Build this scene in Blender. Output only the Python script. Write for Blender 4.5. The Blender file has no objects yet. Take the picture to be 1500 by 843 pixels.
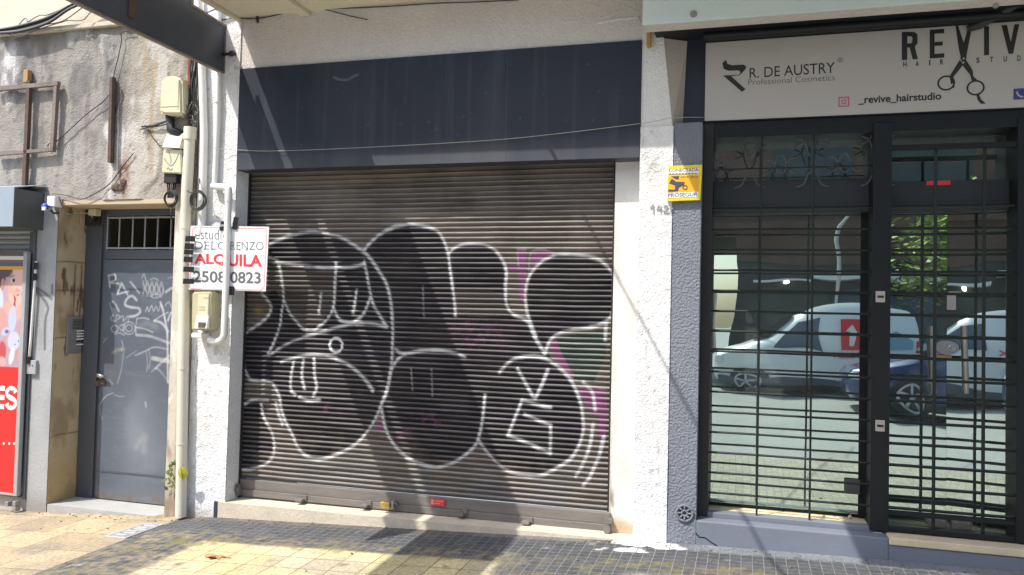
import bpy, bmesh, math, random
import numpy as np
from mathutils import Vector, Matrix
S = bpy.context.scene
COL = S.collection
R_ = math.radians
random.seed(7)

# ------------------------------------------------------------------ camera
CAM = Vector((0.0, -5.5, 1.5146))
AX_R = Vector((0.95966861, 0.28013257, 0.02370442))
AX_U = Vector((-0.01393156, -0.03682669, 0.99922455))
AX_F = Vector((-0.2807883, 0.95925468, 0.03143873))
FPX = 1174.78
cd = bpy.data.cameras.new('camera')
cam = bpy.data.objects.new('camera', cd); COL.objects.link(cam)
cd.sensor_width = 36.0; cd.lens = FPX / 1500 * 36.0
cd.clip_start = 0.05; cd.clip_end = 2000
M = Matrix((AX_R, AX_U, -AX_F)).transposed().to_4x4(); M.translation = CAM
cam.matrix_world = M
S.camera = cam

# ------------------------------------------------------------------ sun, sky, exposure
SUN_TRAVEL = Vector((0.855, 1.0, -1.9)).normalized()
w = bpy.data.worlds.new('World'); S.world = w; w.use_nodes = True
nt = w.node_tree; bg = nt.nodes['Background']
sky = nt.nodes.new('ShaderNodeTexSky'); sky.sky_type = 'NISHITA'; sky.sun_disc = False
sd = -SUN_TRAVEL
sky.sun_elevation = math.asin(sd.z); sky.sun_rotation = math.atan2(sd.x, sd.y)
sky.air_density = 1.0; sky.dust_density = 2.5; sky.ozone_density = 1.0
nt.links.new(sky.outputs[0], bg.inputs[0]); bg.inputs[1].default_value = 0.15
sl = bpy.data.lights.new('sun', 'SUN'); sl.energy = 3.1; sl.angle = R_(0.5); sl.color = (1.0, 0.95, 0.87)
so = bpy.data.objects.new('sun', sl); COL.objects.link(so); so.location = (-6, -7, 12)
so.rotation_euler = SUN_TRAVEL.to_track_quat('-Z', 'Y').to_euler()
S.view_settings.view_transform = 'Standard'; S.view_settings.look = 'None'
S.view_settings.exposure = 0.92; S.view_settings.gamma = 1.0
S.view_settings.use_curve_mapping = False
S.cycles.max_bounces = 8; S.cycles.glossy_bounces = 5; S.cycles.transparent_max_bounces = 8
S.cycles.use_denoising = True
S.cycles.sample_clamp_indirect = 6.0

# ------------------------------------------------------------------ measuring helpers
def ray(px, py):
    return AX_R * ((px - 750) / FPX) - AX_U * ((py - 421.5) / FPX) + AX_F
def at(px, py, y):                      # point of the photograph on the plane at depth y
    v = ray(px, py); t = (y - CAM.y) / v.y
    return CAM + v * t
def atx(px, py, x):                     # ... on a plane of constant x
    v = ray(px, py); t = (x - CAM.x) / v.x
    return CAM + v * t
def ground_x(x):
    return float(np.interp(x, GX, GZ))
GX = [-30, -8, -5.7, -4.33, -3.95, -2.13, -.8, -.3, .5, 2, 6, 30]
GZ = [-.6, -.36, -.275, -.19, -.15, -.072, -.012, .010, .028, .05, .08, .2]
def gz(x, y): return ground_x(x) + .02 * min(y, 0.0)

# ------------------------------------------------------------------ noise for painted relief
def vnoise(U, V, scale, seed):
    rs = np.random.RandomState(seed); n = 256
    g = rs.rand(n, n)
    u = U * scale + 1000.3; v = V * scale + 1000.7
    i = np.floor(u).astype(int); j = np.floor(v).astype(int)
    fu = u - i; fv = v - j
    fu = fu * fu * (3 - 2 * fu); fv = fv * fv * (3 - 2 * fv)
    i0 = i % n; i1 = (i + 1) % n; j0 = j % n; j1 = (j + 1) % n
    return (g[i0, j0] * (1 - fu) + g[i1, j0] * fu) * (1 - fv) + (g[i0, j1] * (1 - fu) + g[i1, j1] * fu) * fv
def fbm(U, V, scale, seed, octv=4, ax=1.0, av=1.0):
    t = 0; a = .5; s = 0
    for k in range(octv):
        t = t + a * vnoise(U * ax, V * av, scale * 2 ** k, seed + k); s += a; a *= .5
    return t / s
def sstep(a, b, x):
    t = np.clip((x - a) / (b - a), 0, 1); return t * t * (3 - 2 * t)
def mixc(C, col, a):
    return C * (1 - a[..., None]) + np.array(col) * a[..., None]
def seg_dist(U, V, pts, pad):
    """distance to a polyline, far value outside its box"""
    D = np.full(U.shape, 9.0)
    p = np.array(pts)
    m = (U > p[:, 0].min() - pad) & (U < p[:, 0].max() + pad) & (V > p[:, 1].min() - pad) & (V < p[:, 1].max() + pad)
    if not m.any(): return D
    u = U[m]; v = V[m]; d = np.full(u.shape, 9.0)
    for (x0, y0), (x1, y1) in zip(p[:-1], p[1:]):
        dx, dy = x1 - x0, y1 - y0; L = dx * dx + dy * dy + 1e-12
        t = np.clip(((u - x0) * dx + (v - y0) * dy) / L, 0, 1)
        d = np.minimum(d, np.hypot(u - x0 - t * dx, v - y0 - t * dy))
    D[m] = d
    return D
def in_poly(U, V, pts):
    m = np.zeros(U.shape, bool); n = len(pts); j = n - 1
    for i in range(n):
        xi, yi = pts[i]; xj, yj = pts[j]
        c = ((yi > V) != (yj > V)) & (U < (xj - xi) * (V - yi) / (yj - yi + 1e-12) + xi)
        m ^= c; j = i
    return m
def smooth_line(pts, n=6):
    """Catmull-Rom through the points"""
    p = [np.array(q, float) for q in pts]
    if len(p) < 3: return [tuple(q) for q in p]
    p = [2 * p[0] - p[1]] + p + [2 * p[-1] - p[-2]]
    out = []
    for i in range(1, len(p) - 2):
        for k in range(n):
            t = k / n
            out.append(.5 * ((2 * p[i]) + (-p[i - 1] + p[i + 1]) * t + (2 * p[i - 1] - 5 * p[i] + 4 * p[i + 1] - p[i + 2]) * t * t
                             + (-p[i - 1] + 3 * p[i] - 3 * p[i + 1] + p[i + 2]) * t ** 3))
    out.append(p[-2])
    return [tuple(q) for q in out]

# ------------------------------------------------------------------ materials
def mat(name, color=(.5, .5, .5), rough=.7, var=.0, vscale=4.0, bump=0.0, bscale=40.0, bdist=.01, metallic=0.0, attr=False,
        spec=.5, fine=0.0, stretch=(1, 1, 1), coat=0.0, emit=0.0, rvar=0.0):
    m = bpy.data.materials.new(name); m.use_nodes = True
    n = m.node_tree.nodes; l = m.node_tree.links; b = n['Principled BSDF']
    b.inputs['Roughness'].default_value = rough; b.inputs['Metallic'].default_value = metallic
    b.inputs['Specular IOR Level'].default_value = spec
    b.inputs['Coat Weight'].default_value = coat
    tc = n.new('ShaderNodeTexCoord'); mp = n.new('ShaderNodeMapping'); mp.inputs['Scale'].default_value = stretch
    l.new(tc.outputs['Object'], mp.inputs['Vector'])
    if attr:
        a = n.new('ShaderNodeAttribute'); a.attribute_name = 'Col'; src = a.outputs['Color']
    else:
        c = n.new('ShaderNodeRGB'); c.outputs[0].default_value = (*color, 1); src = c.outputs[0]
    def mul(src, scale, amt, det):
        t = n.new('ShaderNodeTexNoise'); t.inputs['Scale'].default_value = scale; t.inputs['Detail'].default_value = det
        t.inputs['Roughness'].default_value = .65
        l.new(mp.outputs[0], t.inputs['Vector'])
        r = n.new('ShaderNodeMapRange'); r.inputs['From Min'].default_value = .25; r.inputs['From Max'].default_value = .75
        r.inputs['To Min'].default_value = 1 - amt; r.inputs['To Max'].default_value = 1 + amt
        l.new(t.outputs['Fac'], r.inputs['Value'])
        x = n.new('ShaderNodeVectorMath'); x.operation = 'SCALE'
        l.new(src, x.inputs[0]); l.new(r.outputs[0], x.inputs['Scale'])
        return x.outputs[0], r.outputs[0]
    if var: src, _ = mul(src, vscale, var, 5)
    if fine: src, _ = mul(src, vscale * 22, fine, 3)
    l.new(src, b.inputs['Base Color'])
    if rvar:
        t = n.new('ShaderNodeTexNoise'); t.inputs['Scale'].default_value = vscale * 3; t.inputs['Detail'].default_value = 4
        l.new(mp.outputs[0], t.inputs['Vector'])
        r = n.new('ShaderNodeMapRange'); r.inputs['To Min'].default_value = max(0, rough - rvar); r.inputs['To Max'].default_value = min(1, rough + rvar)
        l.new(t.outputs['Fac'], r.inputs['Value']); l.new(r.outputs[0], b.inputs['Roughness'])
    if bump:
        t = n.new('ShaderNodeTexNoise'); t.inputs['Scale'].default_value = bscale; t.inputs['Detail'].default_value = 6
        l.new(mp.outputs[0], t.inputs['Vector'])
        bp = n.new('ShaderNodeBump'); bp.inputs['Strength'].default_value = bump; bp.inputs['Distance'].default_value = bdist
        l.new(t.outputs['Fac'], bp.inputs['Height']); l.new(bp.outputs[0], b.inputs['Normal'])
    if emit:
        l.new(src, b.inputs['Emission Color']); b.inputs['Emission Strength'].default_value = emit
    return m

def glass_mat():
    m = bpy.data.materials.new('shop_glass'); m.use_nodes = True
    n = m.node_tree.nodes; l = m.node_tree.links; n.remove(n['Principled BSDF'])
    out = n['Material Output']
    g = n.new('ShaderNodeBsdfGlossy'); g.inputs['Color'].default_value = (.68, .82, .76, 1); g.inputs['Roughness'].default_value = 0.004
    t = n.new('ShaderNodeBsdfTransparent'); t.inputs['Color'].default_value = (.55, .62, .58, 1)
    mx = n.new('ShaderNodeMixShader'); mx.inputs[0].default_value = .76
    l.new(t.outputs[0], mx.inputs[1]); l.new(g.outputs[0], mx.inputs[2]); df = n.new('ShaderNodeBsdfDiffuse'); df.inputs['Color'].default_value = (.50, .58, .55, 1)
    dn = n.new('ShaderNodeTexNoise'); dn.inputs['Scale'].default_value = 3.0; dn.inputs['Detail'].default_value = 6
    dr = n.new('ShaderNodeMapRange'); dr.inputs['From Min'].default_value = .3; dr.inputs['From Max'].default_value = .75; dr.inputs['To Min'].default_value = .03; dr.inputs['To Max'].default_value = .13
    mx2 = n.new('ShaderNodeMixShader'); l.new(dn.outputs['Fac'], dr.inputs['Value']); l.new(dr.outputs[0], mx2.inputs[0])
    l.new(mx.outputs[0], mx2.inputs[1]); l.new(df.outputs[0], mx2.inputs[2]); l.new(mx2.outputs[0], out.inputs['Surface'])
    tc = n.new('ShaderNodeTexCoord'); no = n.new('ShaderNodeTexNoise'); no.inputs['Scale'].default_value = 1.6; no.inputs['Detail'].default_value = 1
    l.new(tc.outputs['Object'], no.inputs['Vector']); l.new(tc.outputs['Object'], dn.inputs['Vector'])
    bp = n.new('ShaderNodeBump'); bp.inputs['Strength'].default_value = .35; bp.inputs['Distance'].default_value = .014
    l.new(no.outputs['Fac'], bp.inputs['Height']); l.new(bp.outputs[0], g.inputs['Normal'])
    return m

MT = {}
def m_(k, *a, **kw):
    MT[k] = mat(k, *a, **kw); return MT[k]
m_('stucco_white', (.74, .74, .74), .85, var=.06, vscale=2.5, bump=1.0, bscale=62, bdist=.016, fine=.05)
m_('stucco_beam', (.60, .57, .545), .9, var=.07, vscale=2.0, bump=.8, bscale=55, bdist=.012, fine=.08)
m_('stucco_brown', (.40, .36, .32), .9, var=.1, vscale=3, bump=.6, bscale=60, bdist=.01)
m_('stucco_grey', (.185, .20, .24), .8, var=.08, vscale=3, bump=1.0, bscale=62, bdist=.015, fine=.06)
m_('smooth_white', (.70, .69, .66), .7, var=.10, vscale=3, bump=.15, bscale=20, bdist=.01, fine=.04)
m_('canopy_cream', (.62, .58, .46), .85, var=.06, vscale=2, bump=.15, bscale=20)
m_('plinth_blue', (.16, .18, .225), .6, var=.08, vscale=3, bump=.25, bscale=25, bdist=.006, fine=.05)
m_('panel_dark', (.038, .043, .058), .45, var=.10, vscale=2.2, bump=.05, bscale=3, bdist=.02, fine=.03, rvar=.08)
m_('frame_black', (.010, .012, .014), .5, spec=.3, var=.12, vscale=6, fine=.05)
m_('frame_brown', (.030, .027, .027), .5, spec=.35, var=.15, vscale=6)
m_('bar_green', (.010, .016, .014), .45, var=.1, spec=.35)
m_('shutter', rough=.7, attr=True, var=.12, vscale=5, fine=.10, bump=.15, bscale=70, bdist=.004, spec=.2)
m_('rail', (.17, .155, .14), .6, var=.25, vscale=6, fine=.1, bump=.15, bscale=50, stretch=(.4, 1, 2))
m_('painted', rough=.8, attr=True, var=.08, vscale=7, fine=.10, bump=.45, bscale=38, bdist=.008)
m_('painted_rough', rough=.92, attr=True, var=.12, vscale=9, fine=.22, bump=1.0, bscale=75, bdist=.010)
m_('painted_metal', rough=.45, attr=True, var=.06, vscale=4, fine=.03, bump=.06, bscale=5, bdist=.014, rvar=.1)
m_('print', rough=.5, attr=True)
m_('stone', (.50, .41, .28), .8)
m_('terrazzo', (.36, .365, .36), .75, var=.12, vscale=4, fine=.25, bump=.2, bscale=60)
m_('cement', (.55, .49, .39), .9, var=.15, vscale=4, fine=.15, bump=.4, bscale=40)
m_('cream_ledge', (.60, .52, .36), .85, var=.15, vscale=5, fine=.1, bump=.3, bscale=30)
m_('grey_paint', (.33, .35, .37), .6, var=.08, vscale=3, bump=.12, bscale=14, fine=.04)
m_('grey_paint_dark', (.075, .085, .10), .5, var=.1, vscale=3)
m_('housing', (.038, .042, .046), .6, var=.1, vscale=3, spec=.3)
m_('box_blue', (.30, .37, .43), .4, var=.05, vscale=2)
m_('box_side_shade', (.075, .08, .08), .5, var=.12, vscale=4)  # darker tone of the blue-grey box, its end's shade put into the colour
m_('pvc_white', (.72, .72, .70), .45, var=.05, vscale=4, fine=.03)
m_('pvc_cream', (.66, .62, .52), .5, var=.10, vscale=5, fine=.05, stretch=(1, 1, .3))
m_('plastic_cream', (.60, .57, .40), .5, var=.06, vscale=6)
m_('plastic_yellow', (.48, .44, .27), .5, var=.12, vscale=6, fine=.05)
m_('white', (.78, .78, .77), .5)
m_('sign_white', (.46, .435, .415), .45, var=.02, vscale=1)
m_('board_white', (.80, .83, .86), .4)
m_('ink', (.02, .02, .023), .5)
m_('ink_soft', (.12, .12, .13), .5)
m_('red', (.70, .045, .05), .5)
m_('red_pale', (.75, .35, .36), .5)
m_('blue', (.03, .10, .60), .35)
m_('indigo', (.05, .05, .22), .5)
m_('insta', (.55, .06, .20), .5)
m_('yellow', (.82, .60, .04), .45, var=.05, vscale=20)
m_('navy', (.07, .06, .10), .5)
m_('amber', (.80, .42, .02), .5)
m_('tape', (.015, .015, .016), .35)
m_('cable', (.03, .03, .032), .6)
m_('cable_grey', (.16, .16, .165), .6)
m_('cable_grey_light', (.40, .39, .37), .6)
m_('cable_red', (.30, .08, .05), .6, var=.3, vscale=20)
m_('rust', (.105, .068, .052), .85, var=.35, vscale=14, fine=.2, bump=.4, bscale=60)
m_('rusty_paint', (.20, .16, .145), .75, var=.35, vscale=9, fine=.2, bump=.3, bscale=50)
m_('steel', (.55, .55, .55), .35, metallic=.9)
m_('steel_dull', (.34, .34, .35), .5, metallic=.6, var=.1, vscale=30)
m_('handle', (.45, .42, .38), .45, metallic=.3)
m_('brass', (.62, .44, .12), .35, metallic=.7)
m_('wood', (.38, .24, .09), .7, var=.25, vscale=20, stretch=(1, 1, .2))
m_('awning_white', (.60, .70, .71), .6, var=.04, vscale=2, bump=.08, bscale=8)
m_('interior', (.085, .09, .09), .8, var=.15, vscale=2)
m_('interior_beige', (.52, .47, .33), .8)
m_('leaf_dry', (.42, .20, .08), .7, var=.2, vscale=60)
m_('leaf_green', (.10, .15, .03), .6, var=.3, vscale=30)
m_('leaf_lime', (.30, .30, .03), .5, var=.2, vscale=20)
m_('tree_leaf', (.22, .32, .045), .55, var=.6, vscale=2)
m_('tree_bark', (.10, .075, .05), .9, var=.3, vscale=10)
m_('asphalt', (.30, .31, .295), .9, var=.10, vscale=.7, fine=.12, bump=.2, bscale=90)
m_('kerb_stone', (.42, .41, .39), .9, var=.1, vscale=3, fine=.1)
m_('road_paint', (.65, .64, .58), .8)
m_('brick', (.12, .065, .05), .9, var=.2, vscale=3, fine=.2)
m_('far_wall', (.50, .45, .36), .85, var=.1, vscale=1)
m_('orange_wall', (.48, .14, .07), .85)
m_('shop_dark', (.025, .032, .036), .3)
m_('shop_sign_dark', (.014, .018, .035), .5)
m_('van_white', (.76, .78, .78), .3, coat=.5)
m_('car_blue', (.020, .045, .14), .25, coat=.8, metallic=.2)
m_('tyre', (.02, .02, .02), .8)
m_('tinted', (.02, .025, .03), .08)
m_('van_window', (.05, .09, .16), .08)
m_('alloy', (.50, .51, .52), .35, metallic=.7)
m_('tail_red', (.45, .02, .02), .2)
m_('headlight', (.7, .72, .75), .1)
m_('graphic_blue', (.20, .38, .50), .4)
m_('panel_sign', (.052, .060, .080), .45, var=.25, vscale=2.5, fine=.08, rvar=.1)
m_('grit', (.16, .135, .10), .9, var=.3, vscale=30)
m_('painted_panel', rough=.6, attr=True, var=.06, vscale=4, fine=.03, bump=.06, bscale=5, bdist=.01, spec=.22)
m_('scratch', (.36, .35, .35), .8)
m_('scuff', (.085, .095, .115), .6)
m_('cover_blue', (.12, .19, .33), .6, var=.3, vscale=30)
m_('lamp_lit', (1, .9, .7), .5, emit=6)
MT['glass'] = glass_mat()

# ------------------------------------------------------------------ mesh building
class MB:
    def __init__(s): s.v = []; s.f = []
    def add(s, vs, fs):
        o = len(s.v); s.v += [tuple(v) for v in vs]; s.f += [tuple(i + o for i in f) for f in fs]; return s
    def box(s, x0, x1, y0, y1, z0, z1, bev=0.0):
        if bev <= 0:
            vs = [(x, y, z) for x in (x0, x1) for y in (y0, y1) for z in (z0, z1)]
            return s.add(vs, [(0, 1, 3, 2), (4, 6, 7, 5), (0, 4, 5, 1), (2, 3, 7, 6), (0, 2, 6, 4), (1, 5, 7, 3)])
        bm = bmesh.new(); bmesh.ops.create_cube(bm, size=1)
        for v in bm.verts:
            v.co = Vector(((x0 + x1) / 2 + v.co.x * (x1 - x0), (y0 + y1) / 2 + v.co.y * (y1 - y0), (z0 + z1) / 2 + v.co.z * (z1 - z0)))
        b = min(bev, abs(x1 - x0) * .45, abs(y1 - y0) * .45, abs(z1 - z0) * .45)
        bmesh.ops.bevel(bm, geom=bm.edges[:], offset=b, segments=2, affect='EDGES', profile=.5)
        return s.bm(bm)
    def bm(s, bm):
        bm.verts.index_update()
        s.add([v.co[:] for v in bm.verts], [[v.index for v in f.verts] for f in bm.faces]); bm.free(); return s
    def prism(s, pts, d):
        """flat outline (3D points) pushed along d"""
        n = len(pts); d = Vector(d)
        vs = [Vector(p) for p in pts] + [Vector(p) + d for p in pts]
        return s.add(vs, [tuple(range(n)), tuple(range(2 * n - 1, n - 1, -1))] + [(i, i + n, (i + 1) % n + n, (i + 1) % n) for i in range(n)])
    def tube(s, path, r, n=8, cap=True):
        P = [Vector(p) for p in path]; rings = []
        up = None
        for i, p in enumerate(P):
            a = P[max(i - 1, 0)]; b = P[min(i + 1, len(P) - 1)]
            t = (b - a)
            if t.length < 1e-9: t = Vector((0, 0, 1))
            t.normalize()
            if up is None:
                up = Vector((0, 1, 0)) if abs(t.y) < .9 else Vector((1, 0, 0))
            u = (up - t * up.dot(t)).normalized(); up = u; v = t.cross(u)
            rr = r[i] if isinstance(r, (list, tuple)) else r
            rings.append([p + u * rr * math.cos(2 * math.pi * k / n) + v * rr * math.sin(2 * math.pi * k / n) for k in range(n)])
        vs = [q for g in rings for q in g]; fs = []
        for i in range(len(P) - 1):
            for k in range(n):
                fs.append((i * n + k, i * n + (k + 1) % n, (i + 1) * n + (k + 1) % n, (i + 1) * n + k))
        if cap: fs += [tuple(range(n)), tuple(range((len(P) - 1) * n, len(P) * n))[::-1]]
        return s.add(vs, fs)
    def ring(s, c, r, t, axis='y', n=28, m=6, sx=1, sz=1):
        path = []
        for k in range(n + 1):
            a = 2 * math.pi * k / n
            if axis == 'y': path.append((c[0] + r * sx * math.cos(a), c[1], c[2] + r * sz * math.sin(a)))
            elif axis == 'x': path.append((c[0], c[1] + r * math.cos(a), c[2] + r * math.sin(a)))
            else: path.append((c[0] + r * math.cos(a), c[1] + r * math.sin(a), c[2]))
        return s.tube(path, t, m, cap=False)
    def disc(s, c, r, d, axis='y', n=24, sx=1, sz=1):
        pts = []
        for k in range(n):
            a = 2 * math.pi * k / n
            if axis == 'y': pts.append((c[0] + r * sx * math.cos(a), c[1], c[2] + r * sz * math.sin(a)))
            elif axis == 'x': pts.append((c[0], c[1] + r * math.cos(a), c[2] + r * math.sin(a)))
            else: pts.append((c[0] + r * math.cos(a), c[1] + r * math.sin(a), c[2]))
        return s.prism(pts, d)
    def ball(s, c, r, sub=2, sc=(1, 1, 1)):
        bm = bmesh.new(); bmesh.ops.create_icosphere(bm, subdivisions=sub, radius=r)
        for v in bm.verts: v.co = Vector((c[0] + v.co.x * sc[0], c[1] + v.co.y * sc[1], c[2] + v.co.z * sc[2]))
        return s.bm(bm)

def link_mesh(name, me, mt, parent=None, smooth=False):
    o = bpy.data.objects.new(name, me); COL.objects.link(o)
    if mt is not None: me.materials.append(mt)
    if parent is not None:
        o.parent = parent
        if parent.type == 'EMPTY': o.matrix_parent_inverse = Matrix.Translation(-parent.location)
    if smooth:
        me.polygons.foreach_set('use_smooth', [True] * len(me.polygons))
    return o
def build(name, mb, mt, parent=None, smooth=False, fix=True):
    me = bpy.data.meshes.new(name); me.from_pydata(mb.v, [], mb.f)
    if fix:
        bm = bmesh.new(); bm.from_mesh(me); bmesh.ops.recalc_face_normals(bm, faces=bm.faces[:]); bm.to_mesh(me); bm.free()
    me.update()
    if smooth == 'auto':
        me.polygons.foreach_set('use_smooth', [True] * len(me.polygons))
        me.set_sharp_from_angle(angle=R_(40)); smooth = False
    return link_mesh(name, me, MT[mt], parent, smooth)
def grid(name, P, C, mt, parent=None, smooth=True, attrs=None, flip=False):
    """P: (n,m,3) positions, C: (n,m,3) colours"""
    n, m = P.shape[:2]; me = bpy.data.meshes.new(name)
    me.vertices.add(n * m); me.vertices.foreach_set('co', P.reshape(-1).astype(np.float32))
    idx = np.arange(n * m).reshape(n, m)
    q = np.stack([idx[:-1, :-1], idx[:-1, 1:], idx[1:, 1:], idx[1:, :-1]], -1).reshape(-1, 4)
    if flip: q = q[:, ::-1]
    nf = len(q)
    me.loops.add(nf * 4); me.loops.foreach_set('vertex_index', q.reshape(-1).astype(np.int32))
    me.polygons.add(nf); me.polygons.foreach_set('loop_start', (np.arange(nf) * 4).astype(np.int32))
    me.update(calc_edges=True); me.validate()
    a = me.color_attributes.new('Col', 'FLOAT_COLOR', 'POINT')
    a.data.foreach_set('color', np.concatenate([np.clip(C, 0, 1), np.ones((n, m, 1))], -1).reshape(-1).astype(np.float32))
    for k, A in (attrs or {}).items():
        t = me.attributes.new(k, 'FLOAT', 'POINT'); t.data.foreach_set('value', A.reshape(-1).astype(np.float32))
    return link_mesh(name, me, MT[mt], parent, smooth)
def wall_grid(name, x0, x1, z0, z1, y, res, painter, mt, parent=None, relief=None):
    """a painted vertical sheet facing -y"""
    xs = np.linspace(x0, x1, max(2, int((x1 - x0) / res) + 1)); zs = np.linspace(z0, z1, max(2, int((z1 - z0) / res) + 1))
    U, V = np.meshgrid(xs, zs); C = painter(U, V)
    Y = np.full(U.shape, float(y))
    if relief is not None: Y = Y + relief(U, V)
    return grid(name, np.stack([U, Y, V], -1), C, mt, parent)
def flat_color(U, c): return np.ones(U.shape + (3,)) * np.array(c)

def thing(name, label, cat, loc=(0, 0, 0), group=None):
    o = bpy.data.objects.new(name, None); COL.objects.link(o); o.location = loc; o.empty_display_size = .1
    o['label'] = label; o['category'] = cat
    if group: o['group'] = group
    return o
def tag(o, label, cat, group=None):
    o['label'] = label; o['category'] = cat
    if group: o['group'] = group
    return o
def struct(o): o['kind'] = 'structure'; return o
def stuff(o): o['kind'] = 'stuff'; return o

def text(name, s, corners, mt, parent, bold=0.0, depth=.0012, spacing=1.0, shear=0.0):
    """lettering stretched on four corners: bottom-left, bottom-right, top-right, top-left"""
    cu = bpy.data.curves.new(name, 'FONT'); cu.body = s; cu.size = 1; cu.offset = bold; cu.resolution_u = 4
    cu.space_character = spacing; cu.shear = shear; cu.fill_mode = 'FRONT'
    o = bpy.data.objects.new(name, cu); COL.objects.link(o)
    dg = bpy.context.evaluated_depsgraph_get(); dg.update()
    me = bpy.data.meshes.new_from_object(o.evaluated_get(dg)); bpy.data.objects.remove(o)
    n = len(me.vertices); co = np.zeros(n * 3); me.vertices.foreach_get('co', co); co = co.reshape(-1, 3)
    lo = co.min(0); hi = co.max(0); u = (co[:, 0] - lo[0]) / (hi[0] - lo[0]); v = (co[:, 1] - lo[1]) / (hi[1] - lo[1])
    c = [np.array(q) for q in corners]
    p = ((1 - u) * (1 - v))[:, None] * c[0] + (u * (1 - v))[:, None] * c[1] + (u * v)[:, None] * c[2] + ((1 - u) * v)[:, None] * c[3]
    me.vertices.foreach_set('co', p.reshape(-1)); me.update()
    return link_mesh(name, me, MT[mt], parent)
def px_text(name, s, bl, br, h, y, mt, parent, bold=0.0, **k):
    """bl/br: photo pixels of the baseline ends, h: cap heights in pixels left and right"""
    hl, hr = h if isinstance(h, tuple) else (h, h)
    return text(name, s, [at(*bl, y), at(*br, y), at(br[0], br[1] - hr, y), at(bl[0], bl[1] - hl, y)], mt, parent, bold, **k)
def px_poly(mb, pts, y, d=-.0012):
    return mb.prism([at(px, py, y) for px, py in pts], (0, d, 0))
def wiggle(a, b, n, amp, sag=0.0, seed=0):
    r = random.Random(seed); a = Vector(a); b = Vector(b); out = []
    for i in range(n + 1):
        t = i / n; p = a.lerp(b, t); k = math.sin(math.pi * t)
        out.append(p + Vector((r.uniform(-1, 1) * amp * k, r.uniform(-.3, .3) * amp * k, r.uniform(-1, 1) * amp * k - sag * k)))
    return [Vector(q) for q in smooth_line([tuple(p) for p in out], 4)]
def strip(mb, pts, wid, y, d=-.0012):
    """a flat brush stroke of given half-width along (x,z) points on plane y"""
    for (x0, z0), (x1, z1) in zip(pts[:-1], pts[1:]):
        t = Vector((x1 - x0, z1 - z0)); L = t.length or 1; nx, nz = -t.y / L * wid, t.x / L * wid
        mb.prism([(x0 + nx, y, z0 + nz), (x1 + nx, y, z1 + nz), (x1 - nx, y, z1 - nz), (x0 - nx, y, z0 - nz)], (0, d, 0))
    return mb

# ================================================================== THE SETTING
# far ground sheet
b = MB(); b.box(-300, 300, -300, 40, -1.25, -1.0); struct(build('ground', b, 'asphalt'))
# road and far pavement
b = MB()
ROAD_Z = -.16
b.box(-60, 60, -13.6, -3.62, -.9, ROAD_Z); struct(build('road', b, 'asphalt'))
b = MB(); b.box(-60, 60, -3.62, -3.45, -.9, -.055, .02); struct(build('kerb', b, 'kerb_stone'))
b = MB(); b.box(-60, 60, -13.8, -13.6, -.9, -.03, .02); b.box(-60, 60, -17.0, -13.8, -.9, -.035)
struct(build('opposite_pavement', b, 'kerb_stone'))
# near pavement: one sheet, painted by slab kind
def lerp_axis(lo, hi, a, b_, fine):
    return np.concatenate([np.linspace(lo, a, 10)[:-1], np.arange(a, b_, fine), np.linspace(b_, hi, 10)])
xs = lerp_axis(-60, 60, -7.2, 2.6, .02); ys = np.concatenate([np.linspace(-3.5, -1.7, 14)[:-1], np.arange(-1.7, .48, .02)])
U, V = np.meshgrid(xs, ys)
Z = np.interp(U, GX, GZ) + .02 * np.minimum(V, 0)
n1 = fbm(U, V, 3.0, 11); n2 = fbm(U, V, 9.0, 21); n3 = fbm(U, V, 26.0, 31); n4 = fbm(U, V, 1.3, 71)
Ct = flat_color(U, (.44, .355, .235)); Ct = mixc(Ct, (.33, .28, .205), sstep(.45, .7, n1)); Ct = mixc(Ct, (.52, .42, .25), sstep(.55, .8, n4) * .8)
Ct = mixc(Ct, (.30, .24, .16), sstep(.62, .80, n2) * .5)
Cg = flat_color(U, (.074, .080, .090)); Cg = Cg * (0.8 + .45 * n2)[..., None]
Cg = mixc(Cg, (.17, .145, .10), sstep(.60, .78, n1) * .55)
Cy = flat_color(U, (.56, .49, .28)); Cy = mixc(Cy, (.49, .44, .32), sstep(.45, .7, n1)); Cy = mixc(Cy, (.40, .35, .24), sstep(.6, .8, n2) * .5); Cy = Cy * (.9 + .2 * n3)[..., None]
xb = -4.295 + .02 * (n3 - .5)
tan = sstep(.0, .04, xb - U)
yel = sstep(-.03, .03, -.60 + .05 * (n2 - .5) - V) * sstep(-.04, .04, U + 3.67 + .08 * (n2 - .5)) * (1 - sstep(-.05, .05, U + 1.42 + .3 * (n1 - .5)))
C = mixc(Cg, 0, np.zeros(U.shape)) * (1 - yel[..., None]) + Cy * yel[..., None]
# mossy and sandy dirt between the two kinds of tile
edge = np.exp(-((V + .52 + .1 * (n1 - .5)) / .10) ** 2) * (U > -4.3) * (1 - .75 * sstep(-1.6, -1.2, U)) * sstep(.40, .62, n3)
edge = np.maximum(edge, (U > -4.3) * (U < -3.55) * sstep(-.25, -.5, V) * sstep(.38, .62, n3) * .95)
C = mixc(C, (.30, .255, .155), edge * .7)
moss = sstep(.50, .66, n2) * sstep(.42, .6, n3) * np.clip(np.exp(-((V + .56) / .12) ** 2) + (U > -1.4) * sstep(-.30, -.5, V) * .9 + (U < -3.6) * (U > -4.3) * sstep(-.3, -.6, V) * .8, 0, 1) * (U > -4.3)
C = mixc(C, (.165, .155, .035), moss * .75)
brown = (U > -1.45) * sstep(-.36, -.55, V) * sstep(.40, .60, n1 * .6 + n3 * .4)
C = mixc(C, (.17, .145, .11), brown * .5); C = mixc(C, (.075, .078, .08), (U > -1.3) * sstep(-.5, -.6, V) * sstep(.5, .35, n2) * .6)
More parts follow.
